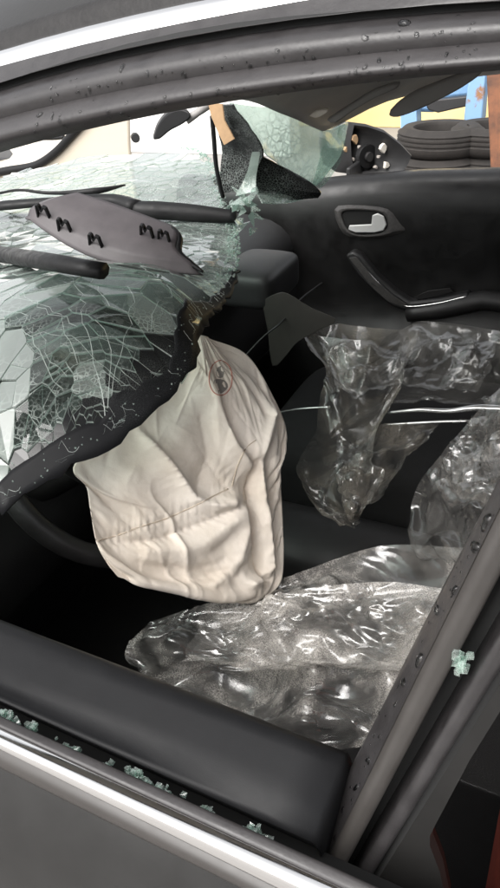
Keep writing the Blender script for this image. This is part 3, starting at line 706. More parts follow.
for s_, pl in zip(wrap, voronoi(wrap, (-.7, math.log(.006)), (2*math.pi*.6+.7, math.log(.8)))):
    if not (0 <= s_[0] < 2*math.pi*.6): continue
    pts = [IMP+math.exp(b)*np.array([math.cos(a/.6), math.sin(a/.6)]) for a, b in pl]
    cc = np.mean(pts, 0)
    if np.linalg.norm(cc-IMP) < .34: cells.append(pts)
st2 = []
for _ in range(9000):
    x, y = rng.uniform(-1.4, -.3), rng.uniform(.05, 1.3)
    if not inside(x, y) or math.hypot(x-IMP[0], y-IMP[1]) < .32: continue
    mind = .016+.022*max(0, noise.noise((x*4, y*4, 9))+.4)
    if segdist(np.array([x, y]), EDGE[:11]) < .05: mind = .009
    if all((x-a)**2+(y-b)**2 > mind**2 for a, b in st2): st2.append((x, y))
for s_, pl in zip(st2, voronoi(st2, (-1.45, .03), (-.28, 1.35))):
    cc = np.mean(pl, 0)
    if np.linalg.norm(cc-IMP) > .345: cells.append(pl)
EDGE = np.array([p[:2] for p in E3])
def shard(pts, inset):
    pts = [np.array(p) for p in pts]; c = np.mean(pts, 0)
    if sum(p[0]*q[1]-q[0]*p[1] for p, q in zip(pts, pts[1:]+pts[:1])) < 0: pts = pts[::-1]
    n = len(pts)
    tx, ty = rng.normal(0, .022, 2); dz = rng.normal(0, .0006)
    def lift(p, h): return (p[0], p[1], ws_z(*c)*.1+ws_z(*p)*.9+h+dz+tx*(p[0]-c[0])+ty*(p[1]-c[1]))
    hb_ = .0015*(np.linalg.norm(c-IMP) > .34); dz += hb_
    V = [lift(p, -.0005) for p in pts]; ins = []
    for p in pts:
        d = c-p; l = np.linalg.norm(d)+1e-9; ins.append(p+d/l*min(inset, l*.5))
    V += [lift(p, .0003) for p in ins]
    V += [lift(p, -.0016) for p in pts]
    Fc = [tuple(range(n, 2*n))]+[(i, (i+1) % n, n+(i+1) % n, n+i) for i in range(n)]+[(2*n+i, 2*n+(i+1) % n, (i+1) % n, i) for i in range(n)]
    return V, Fc, [0]+[1]*(2*n)
info = []
for pts in cells:
    if len(pts) < 3: continue
    c = np.mean(pts, 0)
    if not inside(*c): continue
    pts = [np.array(p) if inside(*p) else POLY[np.argmin(((POLY-p)**2).sum(1))] for p in pts]
    A_ = 0.5*abs(sum(p[0]*q[1]-q[0]*p[1] for p, q in zip(pts, pts[1:]+pts[:1])))
    if A_ < 1.2e-5: continue
    z_ = ws_z(*c); dist = np.linalg.norm(np.array([c[0], c[1], z_])-CAM); q = proj((c[0], c[1], z_))
    vis_ = -5 < q[0] < 505 and 140 < q[1] < 530
    fr_ = float(segdist(c, EDGE[:9]))
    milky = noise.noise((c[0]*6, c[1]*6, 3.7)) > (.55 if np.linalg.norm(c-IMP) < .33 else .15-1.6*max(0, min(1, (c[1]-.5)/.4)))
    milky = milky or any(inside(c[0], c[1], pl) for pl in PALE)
    pale = inside(c[0], c[1], PALE[0])  # first region: shards with the sky's reflection painted in
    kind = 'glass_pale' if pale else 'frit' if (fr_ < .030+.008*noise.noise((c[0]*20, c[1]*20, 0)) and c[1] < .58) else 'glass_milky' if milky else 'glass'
    info.append((vis_*A_/dist**2, pts, kind, dist))
info.sort(key=lambda t: -t[0])
bulk = {'glass': ([], [], []), 'glass_pale': ([], [], []), 'glass_milky': ([], [], []), 'frit': ([], [], [])}
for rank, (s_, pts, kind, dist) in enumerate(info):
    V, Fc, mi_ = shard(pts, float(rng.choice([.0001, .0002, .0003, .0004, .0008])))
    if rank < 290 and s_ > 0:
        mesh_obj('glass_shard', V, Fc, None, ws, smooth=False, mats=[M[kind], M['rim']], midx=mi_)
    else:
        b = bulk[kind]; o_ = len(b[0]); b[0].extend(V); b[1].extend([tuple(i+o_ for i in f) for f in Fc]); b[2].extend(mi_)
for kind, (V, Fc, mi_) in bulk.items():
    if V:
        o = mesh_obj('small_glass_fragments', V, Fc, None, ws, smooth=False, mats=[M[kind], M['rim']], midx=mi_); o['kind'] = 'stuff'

# black printed border along the torn edge, and crumbled glass on the far part of that edge
ec = catmull(EDGE, 140); ec = ec[:47]
tg = np.gradient(ec, axis=0); tg /= np.linalg.norm(tg, axis=1)[:, None]; nrm_ = np.c_[-tg[:, 1], tg[:, 0]]
if not inside(*(ec[20]+nrm_[20]*.02)): nrm_ = -nrm_
rows = []
for k_ in range(6):
    row = []
    for i, (p, nn_) in enumerate(zip(ec, nrm_)):
        f_ = k_/5*(.019+.011*noise.noise((p[0]*55, p[1]*55, 1)))*(1-.75*(i/46)**4)-(.004+.008*noise.noise((p[0]*110, p[1]*110, 3)) if k_ == 0 else 0)
        q = p+nn_*f_; row.append((q[0], q[1], ws_z(q[0], q[1])+.0035+.0015*noise.noise((q[0]*120, q[1]*120, 2))))
    rows.append(row)
bb = loft('black_border', rows, M['border'], ws); s_ = bb.modifiers.new('thick', 'SOLIDIFY'); s_.thickness = .003; s_.offset = -1
def crumb_mesh(pts_, r0, r1):
    V = []; Fc = []
    for p in pts_:
        o_ = len(V); r_ = rng.uniform(r0, r1); base = np.array([(x, y, z_) for x in (-1, 1) for y in (-1, 1) for z_ in (-1, 1)], float)*.75+rng.normal(0, .25, (8, 3))
        V.extend(np.array(p)+base*r_); Fc.extend([tuple(o_+i for i in f) for f in [(0, 1, 3, 2), (4, 6, 7, 5), (0, 4, 5, 1), (2, 3, 7, 6), (0, 2, 6, 4), (1, 5, 7, 3)]])
    return V, Fc
ec2 = catmull(EDGE, 400)
for sl, cnt, wd, mt_ in ((slice(125, 300), 620, .012, 'rim'), (slice(125, 300), 400, .012, 'crumb'), (slice(0, 112), 150, .012, 'rim')):
    seg_ = ec2[sl]; pts_ = []
    for _ in range(cnt):
        b_ = seg_[rng.integers(len(seg_))]+rng.normal(0, wd, 2)
        if not inside(b_[0], b_[1]): continue
        pts_.append((b_[0], b_[1], ws_z(b_[0], b_[1])+(.0045 if sl.start == 0 else rng.uniform(.001, .005))))
    V, Fc = crumb_mesh(pts_, *((.0003, .0009) if sl.start == 0 else (.0007, .0022))); o = mesh_obj('edge_crumbs', V, Fc, M[mt_], ws, smooth=False); o['kind'] = 'stuff'

# fine cracks fanning out through the laminate
V = []; Fc = []
def crack(path, wd):
    path = [p for p in path if inside(p[0], p[1])]
    if len(path) < 3: return
    q = np.array(path); T_ = np.gradient(q, axis=0); T_ /= np.linalg.norm(T_, axis=1)[:, None]+1e-12; o_ = len(V)
    for i, (p, t_) in enumerate(zip(q, T_)):
        h_ = wd*(1-.7*i/len(q)); z_ = ws_z(p[0], p[1])+(.0022 if wd != .00022 else .0055)
        V.append((p[0]-t_[1]*h_, p[1]+t_[0]*h_, z_)); V.append((p[0]+t_[1]*h_, p[1]-t_[0]*h_, z_+.0004))
    Fc.extend([(o_+2*i, o_+2*i+1, o_+2*i+3, o_+2*i+2) for i in range(len(q)-1)])
for src, cnt, rmax in ((IMP, 34, .42), (P(150, 400, z=1.02)[:2], 14, .22), (P(60, 330, z=1.07)[:2], 8, .2), (P(215, 260, z=1.0)[:2], 16, .25)):
    for _ in range(cnt):
        a = rng.uniform(0, 2*math.pi); r0 = rng.uniform(.01, .12); r1 = r0+rng.uniform(.06, rmax); path = []
        for r_ in np.arange(r0, r1, .012):
            a += rng.normal(0, .035); path.append(src+r_*np.array([math.cos(a), math.sin(a)]))
        crack(path, float(rng.choice([.0002, .0003, .0005])))
    for _ in range(cnt//3):
        r_ = rng.uniform(.03, rmax*.8); a0 = rng.uniform(0, 6.28); path = []
        for a in np.arange(a0, a0+rng.uniform(.5, 1.6), .012/r_):
            r_ += rng.normal(0, .0016); path.append(src+r_*np.array([math.cos(a), math.sin(a)]))
        crack(path, float(rng.choice([.0002, .0003])))
for _ in range(60):                                    # short cracks through the black border
    b_ = ec[rng.integers(len(ec))]; a = rng.uniform(0, 6.28); path = []
    for r_ in np.arange(0, rng.uniform(.012, .03), .003):
        a += rng.normal(0, .15); path.append(b_+nrm_[10]*.004+r_*np.array([math.cos(a), math.sin(a)]))
    crack(path, .00022)
o = mesh_obj('hairline_cracks', V, Fc, M['crackline'], ws, smooth=False); o['kind'] = 'stuff'

# far end of the screen, still standing by the passenger pillar, folded and crazed
def patch(name, quad, n, m, mat_, parent, amp, fr=9, seed=0, thick=.004):
    G_ = coons(*quad, n, m)
    nn = np.cross(G_[0, -1]-G_[0, 0], G_[-1, 0]-G_[0, 0]); nn /= np.linalg.norm(nn)
    for i in range(n):
        for j in range(m):
            p = G_[i, j]; c = noise.voronoi(tuple(p*fr+seed))[0]; G_[i, j] = p+nn*(amp*noise.noise(tuple(p*fr*.6+seed))+amp*.8*(c[1]-c[0]))
    o = loft(name, list(G_), mat_, parent, smooth=False); s = o.modifiers.new('thick', 'SOLIDIFY'); s.thickness = thick
    return o
Q = lambda pts, y0, y1: [P(a, b, y=y0+(y1-y0)*t) for (a, b), t in zip(pts, np.linspace(0, 1, len(pts)))]
patch('standing_screen_piece', (Q([(230, 102), (244, 126), (260, 148)], 1.06, 1.08), Q([(346, 122), (344, 148), (326, 176), (316, 186)], 1.33, 1.24),
      Q([(230, 102), (280, 112), (322, 130), (346, 122)], 1.06, 1.33), Q([(260, 148), (285, 168), (316, 186)], 1.08, 1.24)), 26, 34, M['glass_white'], ws, .020, seed=3)
patch('standing_screen_edge', (Q([(322, 132), (318, 156), (312, 184)], 1.24, 1.22), Q([(347, 124), (345, 150), (327, 178), (318, 187)], 1.30, 1.26),
      Q([(322, 132), (334, 128), (347, 124)], 1.24, 1.30), Q([(312, 184), (318, 187)], 1.22, 1.26)), 14, 8, M['glass'], ws, .014, fr=20, seed=5)
patch('black_border_piece', (Q([(217, 104), (222, 150), (221, 192)], 1.08, 1.10), Q([(234, 104), (262, 148), (254, 172), (240, 192)], 1.05, 1.08),
      Q([(217, 104), (234, 104)], 1.08, 1.05), Q([(221, 192), (240, 192)], 1.10, 1.08)), 16, 8, M['frit_crazed'], ws, .010, fr=16, seed=8)
patch('black_border_piece', (Q([(258, 152), (254, 174), (252, 190)], 1.10, 1.12), Q([(300, 178), (320, 190), (318, 196)], 1.18, 1.22),
      Q([(258, 152), (280, 166), (300, 178)], 1.10, 1.18), Q([(252, 190), (285, 198), (318, 196)], 1.12, 1.22)), 10, 14, M['frit_crazed'], ws, .008, fr=16, seed=9)
patch('pale_folded_strip', (Q([(252, 152), (247, 172), (236, 196)], 1.06, 1.02), Q([(260, 152), (257, 172), (256, 192)], 1.07, 1.03),
      Q([(252, 152), (260, 152)], 1.06, 1.07), Q([(236, 196), (256, 192)], 1.02, 1.03)), 10, 5, M['rim'], ws, .006, fr=20, seed=12)
for k_ in range(22):
    a = rng.uniform(0, 2*math.pi); q0 = np.array([240, 210])+rng.normal(0, 1, 2)*[7, 11]; l_ = rng.uniform(6, 17); w_ = rng.uniform(3, 7)
    dr = np.array([math.cos(a), math.sin(a)*.9]); pe = np.array([-dr[1], dr[0]])
    tri = [q0+dr*l_, q0+pe*w_*rng.uniform(.4, 1), q0-dr*l_*rng.uniform(.2, .5)+pe*rng.normal(0, 2), q0-pe*w_*rng.uniform(.4, 1)]
    y_ = 1.0+rng.uniform(-.03, .04); pts = [P(q[0], q[1], y=y_+rng.normal(0, .012)) for q in tri]
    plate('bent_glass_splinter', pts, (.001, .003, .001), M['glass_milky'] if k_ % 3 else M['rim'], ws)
patch('pale_folded_strip', (Q([(256, 192), (262, 203)], 1.12, 1.1), Q([(318, 190), (300, 199)], 1.22, 1.2),
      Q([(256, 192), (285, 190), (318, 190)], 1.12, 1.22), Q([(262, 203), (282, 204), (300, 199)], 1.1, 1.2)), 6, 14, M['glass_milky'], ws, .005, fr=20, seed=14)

# interior mirror still stuck to the loose glass, with tape and a wire
im = empty('interior_mirror', P(175, 120, y=1.05)); im.parent = car; im.location = ORG['interior_mirror']-ORG[car.name]
mm = catmull([P(*q, y=1.05) for q in [(153, 140), (158, 125), (168, 113), (180, 109), (189, 112), (191, 117), (183, 124), (170, 131), (160, 139), (153, 140)]], 32)[:-1]
plate('mirror_housing', mm, (-.02, .03, 0), M['wiper'], im, bev=.004)
tube('mirror_arm', [P(186, 120, y=1.06), P(197, 113, y=1.07), P(208, 104, y=1.08)], [.009, .007, .010], M['visor'], im)
tape = [P(*q, y=1.03) for q in [(208, 103), (222, 104), (224, 120), (234, 139), (224, 145), (216, 128), (211, 116)]]
tp_ = plate('tan_strip', tape, (.001, .002, 0), M['tan'], None); tag(tp_, 'tan cardboard strip hanging beside the interior mirror', 'strip')
wr = tube('hanging_wire', [P(212, 116, y=1.04), P(214, 140, y=1.05), P(216, 165, y=1.06), P(220, 185, y=1.07), P(223, 197, y=1.08)], .0045, M['wiper'], im)

# wipers lying on the glass
def wz(px, py, h=.012):
    zz = 1.02
    for _ in range(12): p = P(px, py, z=zz); zz = ws_z(p[0], p[1])+h
    return P(px, py, z=zz)
wp = empty('wiper', wz(60, 206)); wp.parent = car; wp.location = ORG['wiper']-ORG[car.name]
tube('wiper_arm', [wz(-30, 211, .03), wz(0, 206, .03), wz(60, 201, .03), wz(110, 199, .03), wz(136, 206, .028)], [.014, .016, .014, .016, .019], M['wiper'], wp, seg=8, squash=.6)
tube('wiper_blade', [wz(120, 205, .02), wz(136, 209, .02), wz(180, 212, .02), wz(236, 217, .02)], [.014, .020, .019, .014], M['wiper'], wp, seg=8, squash=.9)
tube('wiper_link', [wz(0, 193, .03), wz(20, 190, .035), wz(50, 193, .03), wz(95, 191, .03), wz(125, 185, .03)], [.003, .003, .004, .007, .002], M['wiper'], wp, seg=6)
tube('wiper_rubber', [wz(133, 213, .008), wz(180, 216, .008), wz(234, 221, .008)], .004, M['wiper'], wp, seg=6)
w2 = empty('wiper', wz(50, 262)); w2.parent = car; w2.location = ORG[w2.name]-ORG[car.name]
tube('wiper_blade', [wz(-40, 247, .02), wz(0, 254, .02), wz(50, 262, .02), wz(103, 271, .02)], [.015, .016, .015, .013], M['wiper'], w2, seg=8, squash=.8)
tube('wiper_rubber', [wz(-40, 253, .008), wz(0, 260, .008), wz(50, 268, .008), wz(100, 276, .008)], .004, M['wiper'], w2, seg=6)

# ---- loose pillar trim on the glass
tr = empty('loose_trim_panel', wz(110, 240, 0))
tag(tr, 'mauve grey plastic trim panel with clips lying on the broken windscreen', 'trim panel')
cT = wz(115, 235, .042); TN = np.array([.30, -.42, .86]); TN /= np.linalg.norm(TN)
tpl = (cT, TN)
TL = [(22, 215), (38, 205), (68, 193), (76, 194)]; TR = [(203, 272), (190, 262), (178, 256), (177, 240), (172, 227)]
top_e = [P(*q, plane=tpl) for q in [(74, 193), (110, 204), (145, 217), (172, 227)]]
bot_e = [P(*q, plane=tpl) for q in [(24, 213), (46, 229), (72, 245), (100, 257), (145, 267), (203, 272)]]
G_ = coons([P(*q, plane=tpl) for q in [(74, 193), (52, 200), (36, 206), (24, 213)]], [P(*q, plane=tpl) for q in [(172, 227), (178, 238), (177, 254), (203, 272)]], top_e, bot_e, 14, 26)
for i in range(14):
    for j in range(26):
        t = i/13; G_[i, j] += TN*(.006*math.sin(math.pi*t)-.008*(t > .92)-.006*(j == 0)+.0015*noise.noise(tuple(G_[i, j]*12)))
po = loft('trim_shell', list(G_), M['mauve'], tr); s = po.modifiers.new('thick', 'SOLIDIFY'); s.thickness = .0035; s.offset = -1
tt = bvh(po)
def clip_at(q, sc_, two=False):
    h, nn = hit(tt, *q); h = cT if h is None else h
    a = P(q[0]+10, q[1]+3, plane=tpl)-P(*q, plane=tpl); a /= np.linalg.norm(a); b = np.cross(TN, a)
    hh = .022*sc_; w_ = .009*sc_
    prof = [h-a*w_*1.1-TN*.002, h-a*w_*.9+TN*hh, h-a*w_*.5+TN*hh*1.05, h-a*w_*.15+TN*hh*.55, h+a*w_*.3+TN*hh*1.0, h+a*w_*.8+TN*hh*.95, h+a*w_*1.2-TN*.002]
    for s_ in range(len(prof)-1):
        d_ = prof[s_+1]-prof[s_]; pw = np.cross(d_, b); pw = pw/np.linalg.norm(pw)*.0012*sc_
        if s_ == 0: cp = empty('clip', h); cp.parent = tr; cp.location = h-ORG[tr.name]
        plate('clip_strip', [prof[s_]-pw-b*.003, prof[s_+1]-pw-b*.003, prof[s_+1]+pw-b*.003, prof[s_]+pw-b*.003], b*.006*sc_, M['wiper'], cp)
tube('end_flange', [P(q[0], q[1], plane=(cT+TN*.002, TN)) for q in [(172, 228), (179, 238), (178, 253), (190, 263), (203, 272)]], [.004, .006, .007, .005, .002], M['wiper'], tr, seg=8)
for q in [(44, 217), (65, 231), (96, 246)]: clip_at(q, 1.0)
clip_at((147, 237), 1.0); clip_at((164, 241), .9)

# ================================================================== airbag
APL = (np.array([-.43, .40, .85]), np.array([1, -.35, .5]))
AN = APL[1]/np.linalg.norm(APL[1])
A_ = lambda *pts: [P(*q, plane=APL) for q in pts]
n, m = 84, 76
G0_ = coons(A_((194, 335), (172, 366), (132, 412), (98, 443), (76, 462), (74, 474), (86, 487), (90, 510), (96, 542), (106, 562), (118, 577)),
            A_((208, 338), (246, 354), (270, 390), (287, 432), (281, 470), (283, 520), (284, 555), (281, 582), (266, 598)),
            A_((194, 335), (208, 338)), A_((118, 577), (150, 586), (190, 594), (235, 601), (266, 598)), n, m)
q2 = proj(G0_)
s = np.linspace(0, 1, m)[None, :]; t = np.linspace(0, 1, n)[:, None]
dome = (np.clip(np.sin(np.pi*s), 0, 1)*np.clip(np.sin(np.pi*(.12+.88*t)), 0, 1))**.55
H = .030*dome
folds = [([(128, 414), (150, 440), (168, 466), (180, 482), (200, 490), (214, 488)], 6, .016), ([(187, 352), (196, 372), (204, 398), (218, 430), (236, 450)], 7, .015),
         ([(264, 396), (252, 420), (246, 444), (250, 480), (258, 520), (266, 552), (252, 566), (240, 570)], 7, .017), ([(228, 490), (234, 515), (226, 545), (204, 572)], 10, .013),
         ([(112, 556), (150, 578), (200, 588), (250, 586), (272, 566)], 9, .011), ([(148, 536), (190, 530), (220, 505)], 9, .008), ([(262, 405), (278, 440), (272, 500)], 8, .006),
         ([(210, 350), (232, 372), (246, 395)], 9, .005), ([(116, 452), (128, 490), (120, 520)], 12, .006),
         ([(243, 448), (238, 470), (240, 500), (249, 540), (257, 566)], 6, -.017), ([(186, 470), (196, 440), (190, 405)], 11, -.010), ([(208, 385), (224, 425), (238, 446)], 5, -.012),
         ([(256, 440), (262, 490), (272, 540)], 6, -.010), ([(97, 541), (140, 528), (190, 508), (228, 489)], 2.5, -.006), ([(230, 489), (240, 468), (247, 446)], 2.5, -.005),
         ([(150, 560), (190, 565), (215, 556)], 8, -.008), ([(258, 560), (270, 575), (262, 590)], 5, -.010), ([(150, 480), (165, 505), (160, 530)], 9, -.004)]
for pl, wd, am in folds:
    d = segdist(q2, pl); H = H+am*np.exp(-(d/(wd*1.05))**1.15)*1.05
for i in range(n):
    for j in range(m):
        p = G0_[i, j]; c = noise.voronoi(tuple(p*16))[0]
        H[i, j] += .0012*(c[1]-c[0]-.3)+.003*noise.noise(tuple(p*7))
rim_ = np.minimum(np.minimum(s, 1-s)*8, np.minimum(t*10+.2, (1-t)*8)).clip(0, 1)**.6
G1 = G0_+AN*(H*rim_)[..., None]
pin = np.zeros((n, m), bool); pin[0] = pin[-1] = True; pin[:, 0] = pin[:, -1] = True; 
G1 = relax(G1, pin, 1.014, 14, (0, 0, -.3), .35, .0004, 4, 4)
G1 = upsample(G1); n, m = G1.shape[:2]
e_ = np.minimum(np.minimum(np.arange(n), n-1-np.arange(n))[:, None], np.minimum(np.arange(m), m-1-np.arange(m))[None])/10.0; e_ = np.clip(e_, 0, 1)[..., None]
G2 = creases(G1, 22, .0032, .006, .11, 21, 1.25, .35); G2 = creases(G2, 60, .0016, .0035, .06, 22, 1.1, .7); G2 = creases(G2, 110, .0008, .0022, .03, 23)
qs = proj(G1); sm = [(97, 541), (118, 535), (140, 527), (165, 519), (190, 508), (210, 498), (228, 489)]; ds_ = segdist(qs, sm)
pk = np.array([[noise.noise((qs[i, j, 0]*.32, 3.3, 0)) for j in range(m)] for i in range(n)])
G2 = G2+AN*((.0022*pk*np.exp(-ds_/9)-.0016*np.exp(-(ds_/1.8)**2))[..., None])
G1 = G1+(G2-G1)*e_; G0_ = upsample(G0_); dome = upsample(dome[..., None])[..., 0]; rim_ = upsample(rim_[..., None])[..., 0]
Bk = G0_-AN*(.05*dome*rim_)[..., None]
V = np.vstack([G1.reshape(-1, 3), Bk[1:-1, 1:-1].reshape(-1, 3)])
Fc = grid_faces(n, m)
bi = lambda i, j: i*m+j if i in (0, n-1) or j in (0, m-1) else n*m+(i-1)*(m-2)+(j-1)
Fc += [(bi(i, j), bi(i+1, j), bi(i+1, j+1), bi(i, j+1)) for i in range(n-1) for j in range(m-1)]
ab = fixn(mesh_obj('airbag', V, Fc, M['airbag'], sw))
ab['label'] = 'deployed beige airbag hanging limp over the steering wheel'
ta = bvh(ab)
def on_bag(q, lift):
    h, nn = hit(ta, *q)
    return None if h is None else h+nn*lift
seam = [on_bag(q, .0004) for q in catmull([(97, 541), (118, 535), (140, 527), (165, 519), (190, 508), (210, 498), (228, 489)], 34)]
tube('seam', [p for p in seam if p is not None], .0009, M['thread'], ab, seg=5, n=60)
seam = [on_bag(q, .0004) for q in catmull([(232, 486), (236, 470), (241, 458), (247, 447), (256, 440)], 16)]
tube('seam', [p for p in seam if p is not None], .0008, M['thread'], ab, seg=5, n=30)
ringp = [on_bag((220.5+11.5*math.cos(a), 378+17.5*math.sin(a)), .0006) for a in np.linspace(0, 2*math.pi, 37)]
tube('warning_ring', [p for p in ringp if p is not None], .0008, M['ink_red'], ab, seg=5, n=72)
for shp in ([(217, 368), (221, 366), (224, 371), (223, 377), (219, 378), (216, 374)], [(214, 380), (219, 379), (225, 381), (228, 386), (225, 391), (219, 394), (215, 390), (213, 385)]):
    pp_ = [on_bag(q, .0007) for q in catmull(shp+[shp[0]], 16)[:-1]]
    pp_ = [p for p in pp_ if p is not None]
    cc = on_bag(np.mean(shp, 0), .0008)
    mesh_obj('warning_symbol', pp_+[cc], [(i, (i+1) % len(pp_), len(pp_)) for i in range(len(pp_))], M['ink_black'], ab)

# ================================================================== polythene covers
def sheet(name, L_, R_, T_, B_, n, m, mat_, slack, seed, g=(0, 0, -1), bow=.02, ups=(0, 0, 1), bend=.35, steps=40, jit=.001, pinstep=None, parent=None, pinb=3, floor=None, push=None, crumple=None, ang=None):
    G_ = coons(L_, R_, T_, B_, n, m); up_ = np.array(ups, float); up_ /= np.linalg.norm(up_)
    s = np.linspace(0, 1, m)[None, :]; t = np.linspace(0, 1, n)[:, None]
    e = (np.sin(np.pi*s)*np.sin(np.pi*t))**.6
    G_ = G_+up_*(bow*e)[..., None]
    big = crumple is None and mat_ is M['film_dusty']; crumple = crumple or (.012 if big else .0075)
    nz = np.zeros((n, m))
    for i in range(n):
        for j in range(m):
            p = G_[i, j]; nz[i, j] = (.012*noise.noise(tuple(p*6+seed))+.003*noise.noise(tuple(p*17+seed*2)))*(1 if big else .45)
    G_ = G_+up_*(nz*e)[..., None]
    pin = np.zeros((n, m), bool); rp = np.random.default_rng(seed+50); bd = np.zeros((n, m), bool); bd[[0, -1]] = True; bd[:, [0, -1]] = True; pin |= bd & (rp.random((n, m)) < .5); pin[[0, 0, -1, -1], [0, -1, 0, -1]] = True
    if pinstep: pin |= rp.random((n, m)) < .8/pinstep**2
    pin |= bd
    X = relax(G_, pin, 1+(slack-1)*(.38 if big else .16), steps, g, bend, jit, 5, seed, floor=floor, push=push)
    X = upsample(X)
    X = creases(X, 16, crumple*.9, .016, .24, seed+1, ang, .35); X = creases(X, 26, crumple*.40, .007, .14, seed+2, ang, .6); X = creases(X, 26, crumple*.14, .004, .05, seed+3); X = creases(X, 22, crumple*.30, .0022, .26, seed+4, ang, .4)
    o = loft(name, list(X), mat_, parent); return o
Z = lambda *pts: [P(a, b, z=z_) for a, b, z_ in pts]
def over_seat(lo):
    def f(Y):
        Y = Y.copy(); Y[..., 2] = np.maximum(Y[..., 2], lo); return Y
    return f
c1 = empty('seat_cover', (-.25, .36, .64)); tag(c1, 'dusty wrinkled clear plastic cover on the driver seat cushion below the airbag', 'plastic cover')
sheet('cover_sheet', Z((150, 622, .60), (132, 640, .59), (124, 660, .58), (150, 690, .57), (195, 724, .57)), Z((470, 548, .72), (462, 590, .70), (440, 660, .69), (412, 740, .67)),
      Z((150, 622, .60), (215, 600, .64), (300, 572, .655), (380, 546, .67), (470, 548, .72)), Z((195, 724, .57), (250, 742, .58), (300, 752, .58), (350, 748, .60), (412, 740, .67)),
      56, 84, M['film_dusty'], 1.10, 3, ang=.15, bow=.04, bend=.4, pinstep=14, parent=c1, steps=46)
sheet('cover_fold', Z((215, 612, .66), (190, 640, .655), (180, 664, .65)), Z((455, 590, .73), (430, 620, .72), (400, 672, .70)), Z((215, 612, .66), (300, 590, .69), (380, 582, .71), (455, 590, .73)),
      Z((180, 664, .65), (260, 668, .67), (330, 660, .69), (400, 672, .70)), 34, 60, M['film_dusty'], 1.12, 11, ang=.1, bow=.015, bend=.4, pinstep=17, parent=c1)
c2 = empty('backrest_cover', (-.10, .58, .8)); tag(c2, 'clear plastic sleeve over the driver seat backrest beside the door frame', 'plastic cover')
Yp = lambda *pts: [P(a, b, y=y_) for a, b, y_ in pts]
sheet('cover_sheet', Yp((503, 386, .66), (470, 420, .65), (446, 450, .64), (424, 476, .63), (413, 498, .62), (410, 525, .60), (420, 552, .58)), Yp((600, 380, .50), (590, 430, .48), (570, 480, .46), (540, 530, .44), (500, 585, .42)),
      Yp((503, 386, .66), (550, 380, .58), (600, 380, .50)), Yp((420, 552, .58), (455, 562, .50), (500, 585, .42)), 60, 34, M['film'], 1.13, 5, ang=2.2, bow=.03, ups=(-1, -.3, .2), bend=.4, pinstep=13, parent=c2, g=(0, 0, -.6))
sheet('cover_fold', Yp((478, 420, .60), (452, 450, .58), (440, 480, .56)), Yp((540, 410, .52), (520, 460, .5), (500, 520, .48)), Yp((478, 420, .60), (510, 412, .56), (540, 410, .52)),
      Yp((440, 480, .56), (470, 500, .52), (500, 520, .48)), 30, 30, M['film'], 1.14, 6, bow=.012, ups=(-1, -.3, .2), bend=.4, pinstep=10, parent=c2, g=(0, 0, -.6))
c3 = empty('soiled_plastic_bag', (-.40, .9, .65)); tag(c3, 'crumpled clear plastic bag soiled with grey dirt draped from the passenger seat', 'plastic bag')
sheet('bag_side', Z((303, 332, .80), (310, 350, .78), (326, 368, .765), (320, 400, .74), (316, 430, .71), (300, 455, .68), (296, 472, .66), (312, 500, .63), (344, 525, .60)),
      Z((418, 330, .80), (414, 350, .79), (406, 372, .775), (394, 396, .75), (376, 430, .72), (372, 460, .69), (384, 470, .68), (370, 500, .65), (356, 522, .61)),
      Z((303, 332, .80), (340, 324, .81), (380, 328, .81), (418, 330, .80)), Z((344, 525, .60), (356, 522, .61)), 76, 44, M['film_dirty'], 1.13, 8, ang=1.9, bow=.035, ups=(.4, -.8, .6), bend=.4, pinstep=15, parent=c3, steps=46)
sheet('bag_flap', Z((338, 432, .70), (336, 460, .68), (342, 500, .63)), Z((441, 420, .70), (436, 432, .69), (412, 452, .67), (392, 478, .65), (352, 520, .61)), Z((338, 432, .70), (380, 424, .71), (441, 420, .70)),
      Z((342, 500, .63), (352, 520, .61)), 36, 40, M['film_dirty'], 1.10, 9, bow=.02, ups=(.4, -.8, .6), bend=.4, pinstep=12, parent=c3)
c4 = empty('passenger_seat_cover', (-.25, 1.1, .72)); tag(c4, 'clear wrinkled plastic cover on the passenger seat behind the soiled bag', 'plastic cover')
sheet('cover_sheet', Z((400, 332, .79), (396, 360, .77), (384, 390, .74), (392, 404, .72)), Z((600, 345, .82), (590, 370, .80), (575, 400, .76), (560, 418, .74)), Z((400, 332, .79), (420, 322, .80), (470, 326, .81), (530, 336, .82), (600, 345, .82)),
      Z((392, 404, .72), (440, 400, .73), (500, 404, .74), (560, 418, .74)), 34, 60, M['film'], 1.13, 10, ang=2.6, bow=.03, ups=(.3, -.8, .6), bend=.4, pinstep=11, parent=c4)
sheet('cover_fold', Z((318, 336, .81), (330, 372, .78), (352, 400, .755)), Z((500, 336, .82), (492, 360, .80), (478, 392, .76)), Z((318, 336, .81), (370, 340, .82), (418, 325, .82), (470, 328, .82), (500, 336, .82)),
      Z((352, 400, .755), (400, 380, .77), (440, 388, .77), (478, 392, .76)), 28, 54, M['film'], 1.12, 14, ang=2.4, bow=.02, ups=(.3, -.8, .6), bend=.4, pinstep=11, parent=c4)

